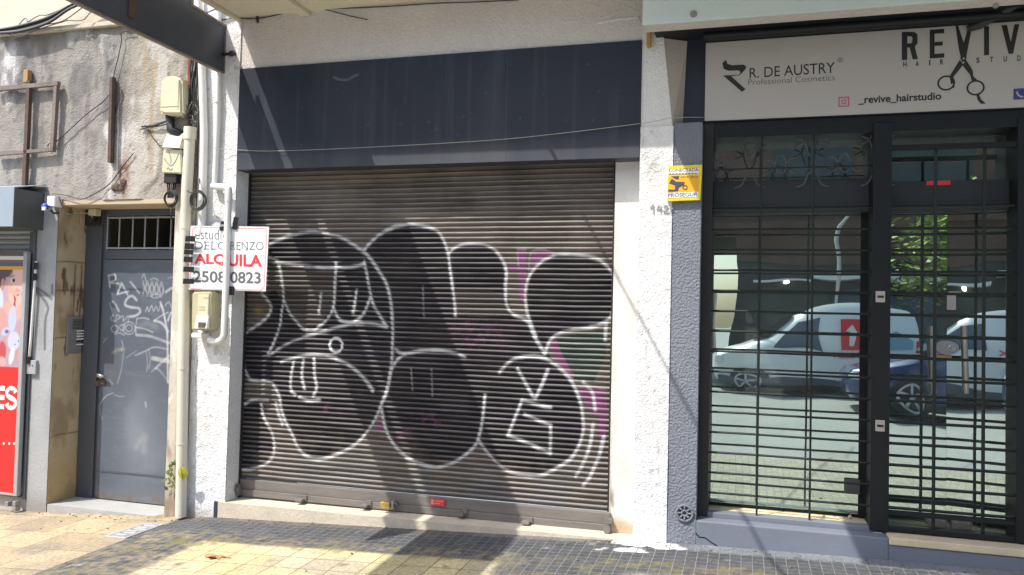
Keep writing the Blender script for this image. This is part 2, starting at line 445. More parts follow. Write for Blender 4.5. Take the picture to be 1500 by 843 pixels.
# pale cement smear along the wall of the right-hand shop, and at the foot of the shutter step
smear = sstep(-.150 + .03 * (n3 - .5), -.128 + .03 * (n3 - .5), V) * sstep(-.45, -.30, U)
smear = np.maximum(smear, sstep(-.13, -.06, V + .06 * (n3 - .5)) * sstep(-1.9, -1.75, U) * (U < -1.0) * .55)
C = mixc(C, (.20, .22, .255), smear * .85)
# white paint spilled at the foot of the white pillar
sp = sstep(.50, .56, fbm(U, V, 7, 91) + .32 * np.exp(-(((U + .72) / .22) ** 2 + ((V + .06) / .05) ** 2)) - .13) * (np.abs(U + .72) < .36) * (V > -.24)
C = mixc(C, (.78, .80, .82), sp)
dirt = np.exp(-((V + .02) / .07) ** 2) * (U > -4.3) * (U < -.9) * .5 * n3
C = mixc(C, (.30, .22, .14), dirt)
pale = sstep(-.62, -.72, V + .1 * (n1 - .5)) * sstep(-.75, -.55, U)
C = mixc(C, (.42, .40, .33), pale * .85)
C = C * (1 - tan[..., None]) + Ct * tan[..., None]
rg = np.random.RandomState(12)
for k in range(90):
    gx, gy, gr = rg.uniform(-7, 2), rg.uniform(-1.6, .0), rg.uniform(.012, .03); d_ = np.hypot(U - gx, V - gy)
    C = mixc(C, (.10, .09, .075) if k % 3 else (.45, .43, .40), (1 - sstep(gr * .6, gr * 1.3, d_)) * rg.uniform(.3, .7))
C = mixc(C, (.20, .155, .10), np.exp(-((V - .01) / .05) ** 2) * (U < -4.3) * sstep(.35, .55, n3) * .7)
Zr = Z + (n3 - .5) * .004
small = (1 - yel) * (1 - tan) * (1 - sp) * (1 - .5 * smear)
ground_m = bpy.data.materials.new('pavement_tiles'); ground_m.use_nodes = True
n = ground_m.node_tree.nodes; l = ground_m.node_tree.links; bs = n['Principled BSDF']; bs.inputs['Roughness'].default_value = .82
bs.inputs['Specular IOR Level'].default_value = .35
tc = n.new('ShaderNodeTexCoord')
def brick(wd, ht, mortar, off=0.0, mp=(0, 0, 0)):
    mpn = n.new('ShaderNodeMapping'); mpn.inputs['Location'].default_value = mp; l.new(tc.outputs['Object'], mpn.inputs['Vector'])
    t = n.new('ShaderNodeTexBrick'); t.offset = off; t.squash = 1.0
    t.inputs['Scale'].default_value = 1; t.inputs['Brick Width'].default_value = wd; t.inputs['Row Height'].default_value = ht
    t.inputs['Mortar Size'].default_value = mortar; t.inputs['Mortar Smooth'].default_value = .3; t.inputs['Bias'].default_value = 0
    t.inputs['Color1'].default_value = (.82, .82, .82, 1); t.inputs['Color2'].default_value = (1.12, 1.1, 1.06, 1); t.inputs['Mortar'].default_value = (1, 1, 1, 1)
    l.new(mpn.outputs[0], t.inputs['Vector']); return t
def attrn(k):
    a = n.new('ShaderNodeAttribute'); a.attribute_name = k; return a
def mixn(fac, a, b_, blend='MIX'):
    x = n.new('ShaderNodeMix'); x.data_type = 'RGBA'; x.blend_type = blend
    if isinstance(fac, float): x.inputs['Factor'].default_value = fac
    else: l.new(fac, x.inputs['Factor'])
    for sck, val in ((x.inputs[6], a), (x.inputs[7], b_)):
        if isinstance(val, tuple): sck.default_value = val
        else: l.new(val, sck)
    return x.outputs[2]
col = attrn('Col').outputs['Color']
bsm = brick(.0668, .0668, .0026, 0, (.01, .02, 0)); bbg = brick(.200, .200, .0035, 0, (.06, .0, 0)); btn = brick(.42, .40, .0035, .5, (.1, .12, 0))
sm = attrn('small').outputs['Fac']; ta = attrn('tan').outputs['Fac']
tone = mixn(sm, bbg.outputs['Color'], bsm.outputs['Color']); tone = mixn(ta, tone, btn.outputs['Color'])
c1 = mixn(1.0, col, tone, 'MULTIPLY')
jc_big = mixn(.5, (.05, .045, .03, 1), (.16, .13, .07, 1))
c_small = mixn(bsm.outputs['Fac'], c1, (.205, .205, .20, 1)); c_big = mixn(bbg.outputs['Fac'], c1, jc_big); c_tan = mixn(btn.outputs['Fac'], c1, (.13, .10, .065, 1))
cc = mixn(sm, c_big, c_small); cc = mixn(ta, cc, c_tan)
nz_ = n.new('ShaderNodeTexNoise'); nz_.inputs['Scale'].default_value = 48; nz_.inputs['Roughness'].default_value = .75; nz_.inputs['Detail'].default_value = 5; l.new(tc.outputs['Object'], nz_.inputs['Vector'])
mr = n.new('ShaderNodeMapRange'); mr.inputs['From Min'].default_value = .3; mr.inputs['From Max'].default_value = .7; mr.inputs['To Min'].default_value = .55; mr.inputs['To Max'].default_value = 1.35
l.new(nz_.outputs['Fac'], mr.inputs['Value'])
vs = n.new('ShaderNodeVectorMath'); vs.operation = 'SCALE'; l.new(cc, vs.inputs[0]); l.new(mr.outputs[0], vs.inputs['Scale']); l.new(vs.outputs[0], bs.inputs['Base Color'])
bp = n.new('ShaderNodeBump'); bp.inputs['Strength'].default_value = .5; bp.inputs['Distance'].default_value = .004
inv = n.new('ShaderNodeMath'); inv.operation = 'SUBTRACT'; l.new(nz_.outputs['Fac'], inv.inputs[0])
jm = mixn(sm, bbg.outputs['Fac'], bsm.outputs['Fac']); jm = mixn(ta, jm, btn.outputs['Fac']); l.new(jm, inv.inputs[1])
l.new(inv.outputs[0], bp.inputs['Height']); l.new(bp.outputs[0], bs.inputs['Normal'])
MT['pavement'] = ground_m
struct(grid('pavement', np.stack([U, V, Zr], -1), C, 'pavement', attrs={'small': small, 'tan': tan}))

# ================================================================== OLD BUILDING (left)
ob = thing('old_building', 'weathered plaster building with grey metal street door, left of the white shopfront', 'building', (-5.2, .2, -.25))
def old_wall(U, V):
    a = fbm(U, V, 2.2, 5, 5, 1.4, .7); b_ = fbm(U, V, 6, 15, 4, 1.5, .6); c = fbm(U, V, 22, 25, 3); st = fbm(U, V, 9, 45, 4, 1.6, .18)
    C = flat_color(U, (.30, .28, .255))
    C = mixc(C, (.63, .625, .615), sstep(.46, .60, a) * .95)                 # remains of white paint
    C = mixc(C, (.17, .163, .158), sstep(.48, .64, b_) * .8)                # grime
    C = mixc(C, (.17, .16, .155), sstep(.54, .72, st) * .65)                # runs
    warm = sstep(-5.15, -4.85, U)
    C = mixc(C, (.38, .335, .26), warm * .62)
    C = mixc(C, (.40, .26, .10), warm * sstep(.60, .75, st) * .5)
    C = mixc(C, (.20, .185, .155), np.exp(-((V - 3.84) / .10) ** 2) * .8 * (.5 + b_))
    C = mixc(C, (.42, .38, .34), sstep(3.0, 2.7, V) * .35)
    C = mixc(C, (.14, .06, .035), np.exp(-(((U + 5.02) / .05) ** 2 + ((V - 2.60) / .09) ** 2)) * 1.4 * sstep(.35, .5, c))
    C = mixc(C, (.27, .13, .06), np.exp(-(((U + 4.99) / .035) ** 2)) * sstep(2.9, 2.7, V) * .55)
    C = mixc(C, (.12, .11, .10), sstep(.72, .78, c) * .6)
    return np.clip(C, 0, 1)
def old_relief(U, V):
    a = fbm(U, V, 2.2, 5, 5, 1.4, .7); return -.012 * sstep(.47, .53, a) - .010 * fbm(U, V, 14, 65, 4)
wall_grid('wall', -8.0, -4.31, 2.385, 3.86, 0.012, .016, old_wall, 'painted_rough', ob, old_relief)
def strip_wall(U, V):
    a = fbm(U, V, 12, 8, 4, 1, .35); g_ = fbm(U, V, 40, 9, 3, 1, .2); C = flat_color(U, (.50, .46, .39)); C = mixc(C, (.27, .22, .17), sstep(.50, .72, .5 * a + .5 * g_) * .9); C = mixc(C, (.62, .59, .53), sstep(.42, .33, a) * .8); C = mixc(C, (.22, .16, .11), np.exp(-((U + 4.40 + .02 * (a - .5)) / .012) ** 2) * sstep(1.3, .9, V) * .8)
    return mixc(C, (.20, .15, .11), sstep(.25, -.1, V) * .5)
wall_grid('door_jamb', -4.495, -4.30, -.32, 2.385, 0.0, .012, strip_wall, 'painted', ob)
b = MB(); b.box(-8, -4.30, .03, .6, 2.40, 3.86); b.box(-4.492, -4.30, .006, .6, -.3, 2.385); build('wall_core', b, 'far_wall', ob)
def upper(U, V):
    a = fbm(U, V, 5, 77, 4, 1.5, .25); return mixc(flat_color(U, (.66, .60, .47)), (.50, .44, .34), sstep(.5, .75, a) * .7)
wall_grid('upper_wall', -8, -4.30, 3.9, 7.2, .035, .05, upper, 'painted', ob)
b = MB(); b.box(-8, -4.30, -.035, .5, 3.86, 3.90, .006); build('ledge', b, 'cement', ob)
# stone lining of the doorway
def stone_paint(A, B):
    a = fbm(A, B, 8, 33, 4, 1, .5); k = fbm(A, B, 20, 55, 4, 1, .35)
    C = flat_color(A, (.47, .385, .26)); C = mixc(C, (.29, .22, .13), sstep(.5, .72, a) * .8)
    C = mixc(C, (.10, .07, .045), sstep(.66, .74, k) * .85 * sstep(.7, 1.2, B))
    for z in (1.20, 1.61, .36, 1.86): C = mixc(C, (.12, .08, .05), np.exp(-((B - z - .01 * np.sin(A * 9)) / .006) ** 2) * .85)
    for y0, z0, z1 in ((.20, 1.25, 1.85), (.27, 1.15, 1.85), (.08, 1.6, 1.8)):
        C = mixc(C, (.09, .06, .04), np.exp(-((A - y0) / .008) ** 2) * (B > z0) * (B < z1) * sstep(.3, .5, k))
    return mixc(C, (.42, .29, .10), sstep(.5, -.1, B) * .55)
ya = np.arange(-.001, .335, .008); za = np.arange(-.34, 2.39, .012)
A, B = np.meshgrid(ya, za)
grid('door_reveal', np.stack([np.full(A.shape, -5.685), A, B], -1), stone_paint(A, B), 'painted', ob)
b = MB(); b.box(-5.70, -4.495, .004, .34, 2.345, 2.384, .004); build('door_soffit', b, 'stone', ob)
b = MB(); b.box(-5.68, -4.495, .0, .34, -.45, -.205); build('door_step', b, 'terrazzo', ob)
DY = .30
b = MB()
b.box(-5.682, -5.505, DY, DY + .06, -.21, 2.345, .004); b.box(-5.47, -4.494, DY, DY + .06, 1.905, 1.985, .004)
b.box(-5.505, -5.47, DY + .02, DY + .06, -.21, 2.345); b.box(-5.47, -4.494, DY, DY + .06, 2.29, 2.345, .004)
build('door_frame', b, 'grey_paint_dark', ob)
def px2(pts, y): return [(p.x, p.z) for p in (at(a, c, y) for a, c in pts)]
def stroke(C, U, V, pts, r, col, op=1.0, soft=.006, y=0, smooth=True, patch=None):
    q = px2(pts, y)
    if smooth: q = smooth_line(q)
    d = seg_dist(U, V, q, np.max(r) * 2 + soft + .02)
    a = np.clip((r - d) / soft + .5, 0, 1) * op
    if patch is not None: a = a * patch
    return mixc(C, col, a)
def door_paint(U, V):
    C = flat_color(U, (.088, .105, .138)); a = fbm(U, V, 5, 4, 5, 1, .6)
    C = mixc(C, (.105, .125, .160), sstep(.45, .75, a) * .7)
    C = mixc(C, (.30, .34, .38), np.exp(-(((U + 5.03) / .22) ** 2 + ((V - .35) / .42) ** 2)) * .45 * (.4 + a))  # lower door painted paler, standing in for a patch of sun
    C = mixc(C, (.22, .20, .16), sstep(-.02, -.2, V) * .3)
    pt = .6 + .5 * fbm(U, V, 30, 3, 2)
    def s(pts, r=.006, op=.8, col=(.56, .58, .60), soft=.006, sm=True):
        nonlocal C
        C = stroke(C, U, V, pts, r * .85, col, op * .82, soft + .004, DY, sm, np.clip(pt, 0, 1))
    s([(159, 404), (160, 412), (161, 421)], .010); s([(159, 404), (168, 403), (169, 410), (162, 414), (174, 416)], .010)
    s([(172, 431), (178, 415), (187, 432)], .010, sm=False); s([(173, 431), (188, 427)], .009); s([(191, 413), (198, 422), (204, 430)], .008)
    s([(200, 440), (194, 434), (187, 437), (183, 446), (190, 450), (203, 452), (205, 458), (198, 463), (190, 464)], .013); s([(165, 442), (170, 448), (174, 456)], .010)
    for k, (x0, y0) in enumerate(((209, 416), (209, 426))):
        zz = [(x0 + i * 3.4, y0 + (4 if (i + k) % 2 else -5) + .3 * i) for i in range(10)]
        s(zz, .0035, .75); s([(p[0], p[1] + 4) for p in zz], .003, .6)
    s([(208, 407), (211, 402), (214, 412)], .004); s([(220, 410), (226, 408), (232, 411)], .004); s([(220, 434), (228, 431), (235, 434), (227, 437), (220, 434)], .004)
    s([(243, 428), (250, 423), (257, 421)], .013, .7); s([(246, 408), (252, 406), (256, 404)], .004, .5)
    s([(213, 457), (216, 450), (218, 457), (222, 448), (225, 456), (229, 449), (232, 456), (236, 446), (240, 455)], .0045); s([(242, 448), (247, 443), (252, 452)], .004)
    s([(166, 462), (162, 466), (165, 470), (170, 470), (171, 462), (176, 464), (173, 468), (180, 463), (181, 471), (187, 463), (188, 471)], .004)
    for cx, cy, r in ((168, 482, 5), (189, 481, 9), (189, 481, 5), (179, 480, 4)):
        s([(cx + r * math.cos(t), cy + r * math.sin(t)) for t in np.linspace(0, 6.3, 12)], .004)
    s([(168, 490), (175, 488), (182, 491)], .004)
    s([(201, 466), (199, 478), (199, 491)], .0045); s([(201, 467), (210, 466), (218, 468)], .005); s([(199, 480), (212, 482), (224, 487)], .005); s([(226, 470), (236, 463), (246, 458)], .006)
    s([(235, 443), (240, 460), (243, 476), (245, 490), (246, 560)], .011, .85); s([(226, 470), (236, 473), (243, 481), (246, 486)], .012, .8); s([(246, 470), (251, 458), (257, 462)], .010, .8)
    s([(200, 491), (220, 493), (240, 500), (256, 505)], .014, .55); s([(224, 525), (238, 528), (254, 531)], .022, .65, (.60, .62, .55)); s([(198, 521), (212, 515), (226, 509), (246, 512)], .008, .5)
    s([(214, 515), (216, 530), (215, 545)], .005, .5); s([(218, 512), (220, 528), (218, 540)], .005, .5); s([(228, 540), (238, 530), (250, 520)], .012, .6); s([(222, 545), (230, 540), (242, 553), (248, 562)], .008, .4)
    s([(178, 499), (180, 506), (178, 514)], .006, .5); s([(165, 517), (172, 513), (182, 512)], .016, .35, (.62, .58, .36), .02); s([(181, 516), (178, 540), (172, 562)], .004, .6)
    s([(186, 524), (194, 518), (200, 514)], .005, .4); s([(151, 502), (154, 498), (157, 495)], .006, .5)
    s([(150, 614), (146, 602), (148, 590), (156, 580), (166, 576)], .005, .6); s([(160, 556), (165, 563)], .006, .6); s([(168, 579), (175, 581), (182, 581)], .004, .5)
    s([(205, 478), (216, 474), (228, 480)], .03, .18, soft=.04); s([(200, 655), (212, 640), (210, 660)], .03, .25, soft=.05); s([(213, 590), (214, 596)], .008, .6, soft=.01)
    sc_ = fbm(U, V, 18, 88, 3, .5, 2.5); C = mixc(C, (.20, .22, .25), sstep(.62, .75, sc_) * .15)
    C = mixc(C, (.14, .085, .05), np.clip(sstep(.03, .0, U + 5.468) + sstep(-.10, -.19, V), 0, 1) * sstep(.45, .6, fbm(U, V, 24, 89, 3)) * .6)
    C = mixc(C, (.10, .10, .095), np.exp(-(((U + 5.36) / .10) ** 2 + ((V - .95) / .18) ** 2)) * .35)
    return np.clip(C, 0, 1)
md = wall_grid('metal_door', -5.468, -4.496, -.195, 1.90, DY, .0065, door_paint, 'painted_metal', ob)
b = MB(); b.box(-5.466, -4.498, DY + .008, DY + .05, -.20, 1.90); build('door_core', b, 'grey_paint_dark', md)
b = MB(); b.box(-5.46, -4.50, DY - .004, DY - .001, .035, .05); build('kick_seam', b, 'grey_paint_dark', md)
p = at(146, 551, DY - .02)
b = MB(); b.ball((p.x + .01, DY - .03, p.z), .024, 2, (1.3, .7, .8)); b.tube([(p.x - .02, DY, p.z + .01), (p.x - .01, DY - .035, p.z + .012), (p.x + .06, DY - .04, p.z)], .011); build('door_handle', b, 'steel', md, True)
b = MB(); b.box(p.x - .075, p.x - .005, DY - .010, DY - .001, p.z - .095, p.z - .045, .004); b.box(p.x, p.x + .05, DY - .014, DY - .001, p.z - .075, p.z - .035, .004); build('door_lock', b, 'rust', md)
# transom bars and the stairwell behind
b = MB()
for px in (157.5, 175, 194.5, 212.5, 231, 250.5): 
    q = at(px, 340, DY + .02); b.tube([(q.x, DY + .02, 1.985), (q.x, DY + .02, 2.29)], .007, 6)
b.box(-5.47, -4.494, DY + .012, DY + .028, 2.265, 2.28); b.box(-5.47, -4.494, DY + .012, DY + .028, 1.995, 2.01)
build('transom_grille', b, 'grey_paint', ob)
b = MB(); b.box(-6.2, -4.2, 2.2, 2.3, -.2, 2.8); b.box(-6.25, -6.2, .4, 2.3, -.2, 2.8); b.box(-4.3, -4.2, .6, 2.2, -.2, 2.8); b.box(-6.2, -4.2, .6, 2.3, 2.6, 2.8); b.box(-6.2, -5.69, .37, .42, -.2, 2.8); build('hall_wall', b, 'interior_beige', ob)
b = MB(); b.prism([(-6.15, 1.8, 1.7), (-5.75, 1.8, 2.05), (-4.5, 1.8, 2.08), (-4.5, 1.8, 1.0), (-6.15, 1.8, 1.0)], (0, .3, 0)); build('hall_stair', b, 'rust', ob)

# ================================================================== CORNER SHOP at the far left
cs = thing('grey_shop', 'grey painted shopfront with blue-grey roller box at the left edge', 'shopfront', (-5.85, 0, -.3))
def grey_col(U, V):
    a = fbm(U, V, 5, 14, 4, 1, .5); C = flat_color(U, (.34, .355, .37)); C = mixc(C, (.25, .255, .26), sstep(.55, .8, a) * .6)
    C = mixc(C, (.20, .17, .14), sstep(-.05, -.25, V) * .5)
    pt = np.ones(U.shape)
    for pts in ([(40, 413), (52, 421), (64, 428), (76, 438)], [(52, 424), (64, 438), (71, 452), (67, 470), (66, 512)], [(77, 418), (77, 430)], [(40, 421), (47, 425)]):
        C = stroke(C, U, V, pts, .011, (.05, .055, .065), .8, .016, 0, True, pt)
    return C
wall_grid('painted_column', -5.905, -5.687, -.42, 2.385, -.004, .01, grey_col, 'painted', cs)
b = MB(); b.box(-5.905, -5.687, .004, .5, -.42, 2.385); build('column_core', b, 'grey_paint', cs)
b = MB(); b.box(-8, -5.905, .0, .3, -.42, -.17, .006); build('sill', b, 'kerb_stone', cs)
b = MB(); b.box(-8, -5.84, -.30, -.0, 2.13, 2.452, .003)
sb = build('roller_box', b, 'box_side_shade', cs)
b = MB(); b.box(-8, -5.842, -.306, -.301, 2.132, 2.455); build('front_plate', b, 'box_blue', sb)
b = MB(); b.prism([(-8, -.306, 2.455), (-5.838, -.306, 2.455), (-5.83, -.002, 2.52), (-8, -.002, 2.52)], (0, 0, .006)); build('top_plate', b, 'box_blue', sb)
b = MB()
for k in range(6):
    z = 1.90 + k * .045; b.tube([(-8, .05, z), (-5.92, .05, z)], .024, 8)
b.box(-8, -5.91, .06, .09, -.2, 2.14); build('roller_shutter', b, 'grey_paint', cs, 'auto')
b = MB(); b.box(-5.93, -5.905, -.02, .05, -.18, 2.13, .003); b.box(-5.99, -5.93, .0, .04, 1.78, 2.12, .003); build('guide_rail', b, 'grey_paint_dark', cs)

# red and baby-photo poster
pt = thing('advertising_poster', 'red poster with a baby photo on top and white capital letters below', 'poster', (-6.3, -.06, -.15))
PY = -.05
def poster(U, V):
    C = flat_color(U, (.62, .022, .020))
    zt = at(20, 538, PY).z
    x0 = at(0, 450, PY).x; xr = at(37, 450, PY).x
    ph = V > zt
    C[ph] = (.62, .48, .55)
    bgp = fbm(U, V, 6, 12, 3); C[ph] = (C * (.8 + .4 * bgp)[..., None])[ph]
    def blob(px, py, rx, ry, col, ang=0, soft=.25, op=1.0):
        nonlocal C
        q = at(px, py, PY); k = .0060
        du = (U - q.x) / k; dv = (V - q.z) / k; ca, sa = math.cos(ang), math.sin(ang)
        d = np.sqrt(((du * ca + dv * sa) / rx) ** 2 + ((-du * sa + dv * ca) / ry) ** 2)
        a = (1 - sstep(1 - soft, 1 + soft * .3, d)) * op * ph; C = mixc(C, col, a)
    skin = (.78, .52, .45); sk2 = (.66, .36, .31)
    blob(-6, 410, 9, 30, (.62, .64, .74)); blob(-4, 445, 12, 30, (.70, .74, .80))
    blob(0, 405, 12, 18, (.16, .11, .13)); blob(10, 398, 12, 9, (.18, .12, .14))
    blob(23, 425, 16, 32, skin); blob(27, 410, 13, 20, (.83, .60, .54)); blob(4, 417, 4, 10, sk2)          # head, ear
    blob(26, 444, 11, 13, (.80, .56, .50)); blob(24, 425, 3, 5, sk2, 0, .5, .5)
    blob(19, 411, 4.2, 3.6, (.80, .78, .78)); blob(36, 416, 3.6, 3.4, (.80, .78, .78))
    blob(20, 411, 2.8, 3.2, (.06, .05, .08)); blob(36, 416, 2.6, 3.0, (.06, .05, .08))
    blob(18, 405, 5, 1.2, (.42, .27, .22), .2); blob(36, 409, 4, 1.1, (.42, .27, .22), -.2)
    blob(27, 426, 3.2, 2.4, (.70, .42, .38)); blob(28, 433, 5, 2.0, (.55, .18, .20))
    blob(21, 441, 4, 9, (.50, .10, .16), .3); blob(17, 438, 5, 9, (.84, .60, .54), .3); blob(27, 440, 4.5, 10, (.84, .60, .54), -.4); blob(12, 452, 8, 12, skin, .5); blob(30, 455, 6, 16, skin, -.3)
    blob(4, 470, 8, 22, (.72, .45, .42), .3); blob(33, 475, 6, 24, (.70, .40, .38), -.2)
    blob(18, 468, 8, 20, (.62, .66, .84)); blob(20, 500, 12, 15, (.66, .69, .86)); blob(8, 486, 9, 6, (.60, .64, .82), .6); blob(10, 486, 4, 3, (.30, .22, .34))
    blob(17, 522, 5, 14, (.74, .76, .88), -.2); blob(27, 500, 1.2, 1.4, (.10, .10, .16)); blob(22, 505, 1.2, 1.2, (.10, .10, .16)); blob(3, 515, 8, 16, (.62, .16, .17)); blob(30, 520, 6, 10, (.76, .42, .36)); blob(2, 530, 9, 8, (.78, .50, .52))
    for pa, col in ((369, (.62, .36, .05)), (374, (.20, .15, .12)), (378, (.82, .78, .72)), (384, (.24, .21, .25)), (388, (.20, .18, .22)), (393, (.80, .48, .06))):
        z0 = at(20, pa + 2.6, PY).z; z1 = at(20, pa - 2.6, PY).z
        C = mixc(C, col, ((V > z0) & (V < z1)).astype(float))
    C = np.where(ph[..., None], np.clip(C, 0, 1) ** 1.35 * .85, C)
    return np.clip(C, 0, 1)
wall_grid('poster_sheet', -6.6, -5.985, -.13, 1.93, PY, .0042, poster, 'print', pt)
b = MB(); b.box(-7.0, -5.985, PY + .004, PY + .03, -.13, 1.93); build('backing_board', b, 'grey_paint', pt)
b = MB(); b.box(-5.985, -5.945, PY - .012, PY + .03, -.15, 1.94, .004); b.box(-7, -5.985, PY - .01, PY + .03, -.15, -.131, .003); build('frame_strip', b, 'grey_paint', pt)
lt = MB()
def letter_e(mb, x0, x1, z0, z1, t, y):
    mb.box(x0, x0 + t, y - .002, y, z0, z1)
    for z in (z0, (z0 + z1 - t) / 2, z1 - t): mb.box(x0 + t, x1, y - .002, y, z, z + t)
zt, zb = at(10, 566, PY).z, at(10, 600, PY).z
letter_e(lt, at(-14, 580, PY).x, at(7, 580, PY).x, zb, zt, .042, PY - .001)
x0, x1 = at(8, 580, PY).x, at(26, 580, PY).x; cx = (x0 + x1) / 2; hw = (x1 - x0) / 2 - .02
strip(lt, smooth_line([(cx + hw, zt - .05), (cx + hw * .5, zt - .021), (cx - hw * .5, zt - .021), (cx - hw, zt - .055), (cx - hw * .6, (zt + zb) / 2 + .012), (cx + hw * .6, (zt + zb) / 2 - .012), (cx + hw, zb + .055), (cx + hw * .5, zb + .021), (cx - hw * .5, zb + .021), (cx - hw, zb + .05)], 5), .021, PY - .0015)
q = at(27, 566, PY); lt.ring((q.x, PY - .002, q.z), .009, .0015, m=4, n=12)
for px in (-4, 6, 14, 21): q = at(px, 650, PY); lt.disc((q.x, PY - .002, q.z), .011, (0, -.001, 0), n=12)
build('lettering', lt, 'white', pt)
for px, py in ((14, 738), (25, 737), (25, 745)): q = at(px, py, PY); b = MB(); b.box(q.x - .02, q.x + .015, PY - .03, PY + .02, q.z - .02, q.z + .02, .004); build('bracket', b, 'steel_dull', pt)

# thin conduit beside the poster
b = MB(); pp = [at(53, 383, -.03), at(50, 430, -.03), at(45, 500, -.03), at(42, 532, -.03)]; b.tube(pp, .011)
o = build('thin_conduit', b, 'pvc_white', None, True); tag(o, 'thin white conduit with black clips between poster and grey column', 'conduit')
for px, py in ((52, 390), (51, 406), (42.5, 528)): q = at(px, py, -.03); b = MB(); b.tube([(q.x, -.03, q.z - .03), (q.x, -.03, q.z + .03)], .016); build('clip', b, 'tape', o)
b = MB(); q = at(49, 538, -.005); b.box(q.x - .05, q.x + .05, -.03, -.004, q.z - .06, q.z + .06, .004); b.ball((q.x + .015, -.032, q.z + .02), .008)
tag(build('wall_plate', b, 'grey_paint'), 'small grey metal plate on the grey column, knee height above poster letters', 'plate')

# ================================================================== WHITE BUILDING
wb = thing('white_building', 'white stucco building with the closed graffitied shutter in its middle', 'building', (-2.3, .2, -.1))
CRACKS = [[(297, 565), (306, 568), (312, 562), (322, 563)], [(300, 612), (310, 610), (320, 613)], [(288, 502), (290, 530), (287, 560), (290, 590)], [(300, 641), (306, 630), (308, 622)], [(948, 240), (960, 252), (975, 246)], [(950, 480), (948, 520), (952, 560)], [(962, 640), (966, 672), (963, 700)], [(345, 60), (350, 62), (352, 90)]]
def white_skin(foot):
    def f(U, V):
        a = fbm(U, V, 5, 81, 4, 1, .5); c = fbm(U, V, 24, 83, 3); C = flat_color(U, (.74, .74, .74))
        C = mixc(C, (.58, .57, .55), sstep(.55, .75, a) * .5)
        h = V - foot
        C = mixc(C, (.70, .75, .82), sstep(1.0, .3, h) * .5)
        C = mixc(C, (.38, .34, .29), sstep(.14, .0, h + .16 * (a - .5)) * .75)
        for pts in CRACKS: C = stroke(C, U, V, pts, .0028, (.30, .29, .28), .8, .004, 0)
        return mixc(C, (.30, .29, .28), sstep(.70, .78, c) * .5)
    return f
def rough_relief(U, V): return -.006 * fbm(U, V, 26, 17, 3) - .008 * fbm(U, V, 3, 27, 2)
b = MB(); b.box(-4.285, -3.925, .004, .5, -.5, 7.2); col_o = build('column', b, 'stucco_white', wb)
wall_grid('column_render', -4.286, -3.924, -.3, 4.2, 0.002, .012, white_skin(-.17), 'painted_rough', col_o, rough_relief)
b = MB(); b.box(-3.925, -.715, .003, .5, 3.42, 7.2); build('beam', b, 'stucco_beam', wb)
b = MB(); b.box(-.715, -.492, .004, .5, -.3, 2.81); b.prism([(-.715, .0, 2.81), (-.5, .0, 2.81), (-.57, .0, 3.425), (-.57, .0, 7.2), (-.715, .0, 7.2)], (0, .4, 0)); pil_o = build('pillar', b, 'stucco_white', wb)
wall_grid('pillar_render', -.716, -.492, -.2, 2.81, 0.002, .010, white_skin(-.14), 'painted_rough', pil_o, rough_relief)
b = MB(); b.box(-.905, -.715, .144, .45, -.04, 3.42); jm_o = build('jamb', b, 'smooth_white', wb)
def jamb_paint(U, V):
    a = fbm(U, V, 7, 84, 4, 1, .4); C = flat_color(U, (.70, .69, .665)); C = mixc(C, (.56, .54, .50), sstep(.5, .75, a) * .6)
    C = mixc(C, (.42, .30, .16), sstep(.13, .03, V + .12 * (a - .5)) * .8)
    C = mixc(C, (.36, .31, .26), np.exp(-((U + .902) / .010) ** 2) * sstep(.9, .2, V) * .9)
    return mixc(C, (.24, .19, .15), np.exp(-((U + .885 + .03 * (a - .5)) / .016) ** 2) * sstep(.45, .2, V) * sstep(.45, .55, a))
wall_grid('jamb_render', -.905, -.716, -.03, 2.6, .14, .008, jamb_paint, 'painted', jm_o)
b = MB(); A_ = [(-.502, .001, 2.81), (-.570, .001, 3.42), (-.418, .098, 3.42), (-.440, .098, 2.81)]; b.add(A_ + [(-.502, .12, 2.81), (-.570, .12, 3.42)], [(0, 1, 2, 3), (0, 4, 5, 1), (1, 5, 2), (0, 3, 4), (3, 2, 5, 4)]); build('corbel', b, 'stucco_brown', wb)
b = MB(); b.box(-3.922, -.718, -.010, .14, 2.60, 3.415, .003)
fp = build('fascia_panel', b, 'panel_dark', wb)
def panel_paint(U, V):
    a = fbm(U, V, 3, 51, 4, 1.4, .35); st = fbm(U, V, 16, 52, 4, 1.5, .07); c = fbm(U, V, 30, 53, 3)
    C = flat_color(U, (.028, .034, .050)); C = mixc(C, (.042, .048, .064), sstep(.48, .72, a) * .7); C = mixc(C, (.065, .07, .08), sstep(.58, .74, st) * .3)
    C = mixc(C, (.10, .105, .115), sstep(2.84, 2.60, V) * .55 * (.4 + a)); C = mixc(C, (.11, .11, .11), sstep(.80, .88, c) * .4)  # lower panel painted paler to strengthen its sunlit strip; pale specks
    return C
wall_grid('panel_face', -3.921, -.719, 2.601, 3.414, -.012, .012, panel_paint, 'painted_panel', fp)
b = MB(); strip(b, smooth_line(px2([(488, 113), (498, 117), (510, 117), (518, 112), (525, 110)], -.013), 4), .010, -.0135, -.0006); build('scuff', b, 'scuff', fp)
for px in (545, 742): q = at(px, 160, -.012); b = MB(); b.box(q.x - .001, q.x + .001, -.0138, -.0118, 2.605, 3.41); build('sheet_joint', b, 'scuff', fp)
# step under the shutter
def sill_z(x): return -.02
b = MB(); b.prism([(-3.98, -.018, -.35), (-3.98, -.018, -.032), (-.715, -.018, -.004), (-.715, -.018, -.35)], (0, .43, 0)); build('sill', b, 'cement', wb)
b = MB(); b.box(-4.015, -3.982, -.022, .05, -.35, -.030, .003); build('sill_end', b, 'panel_dark', wb)
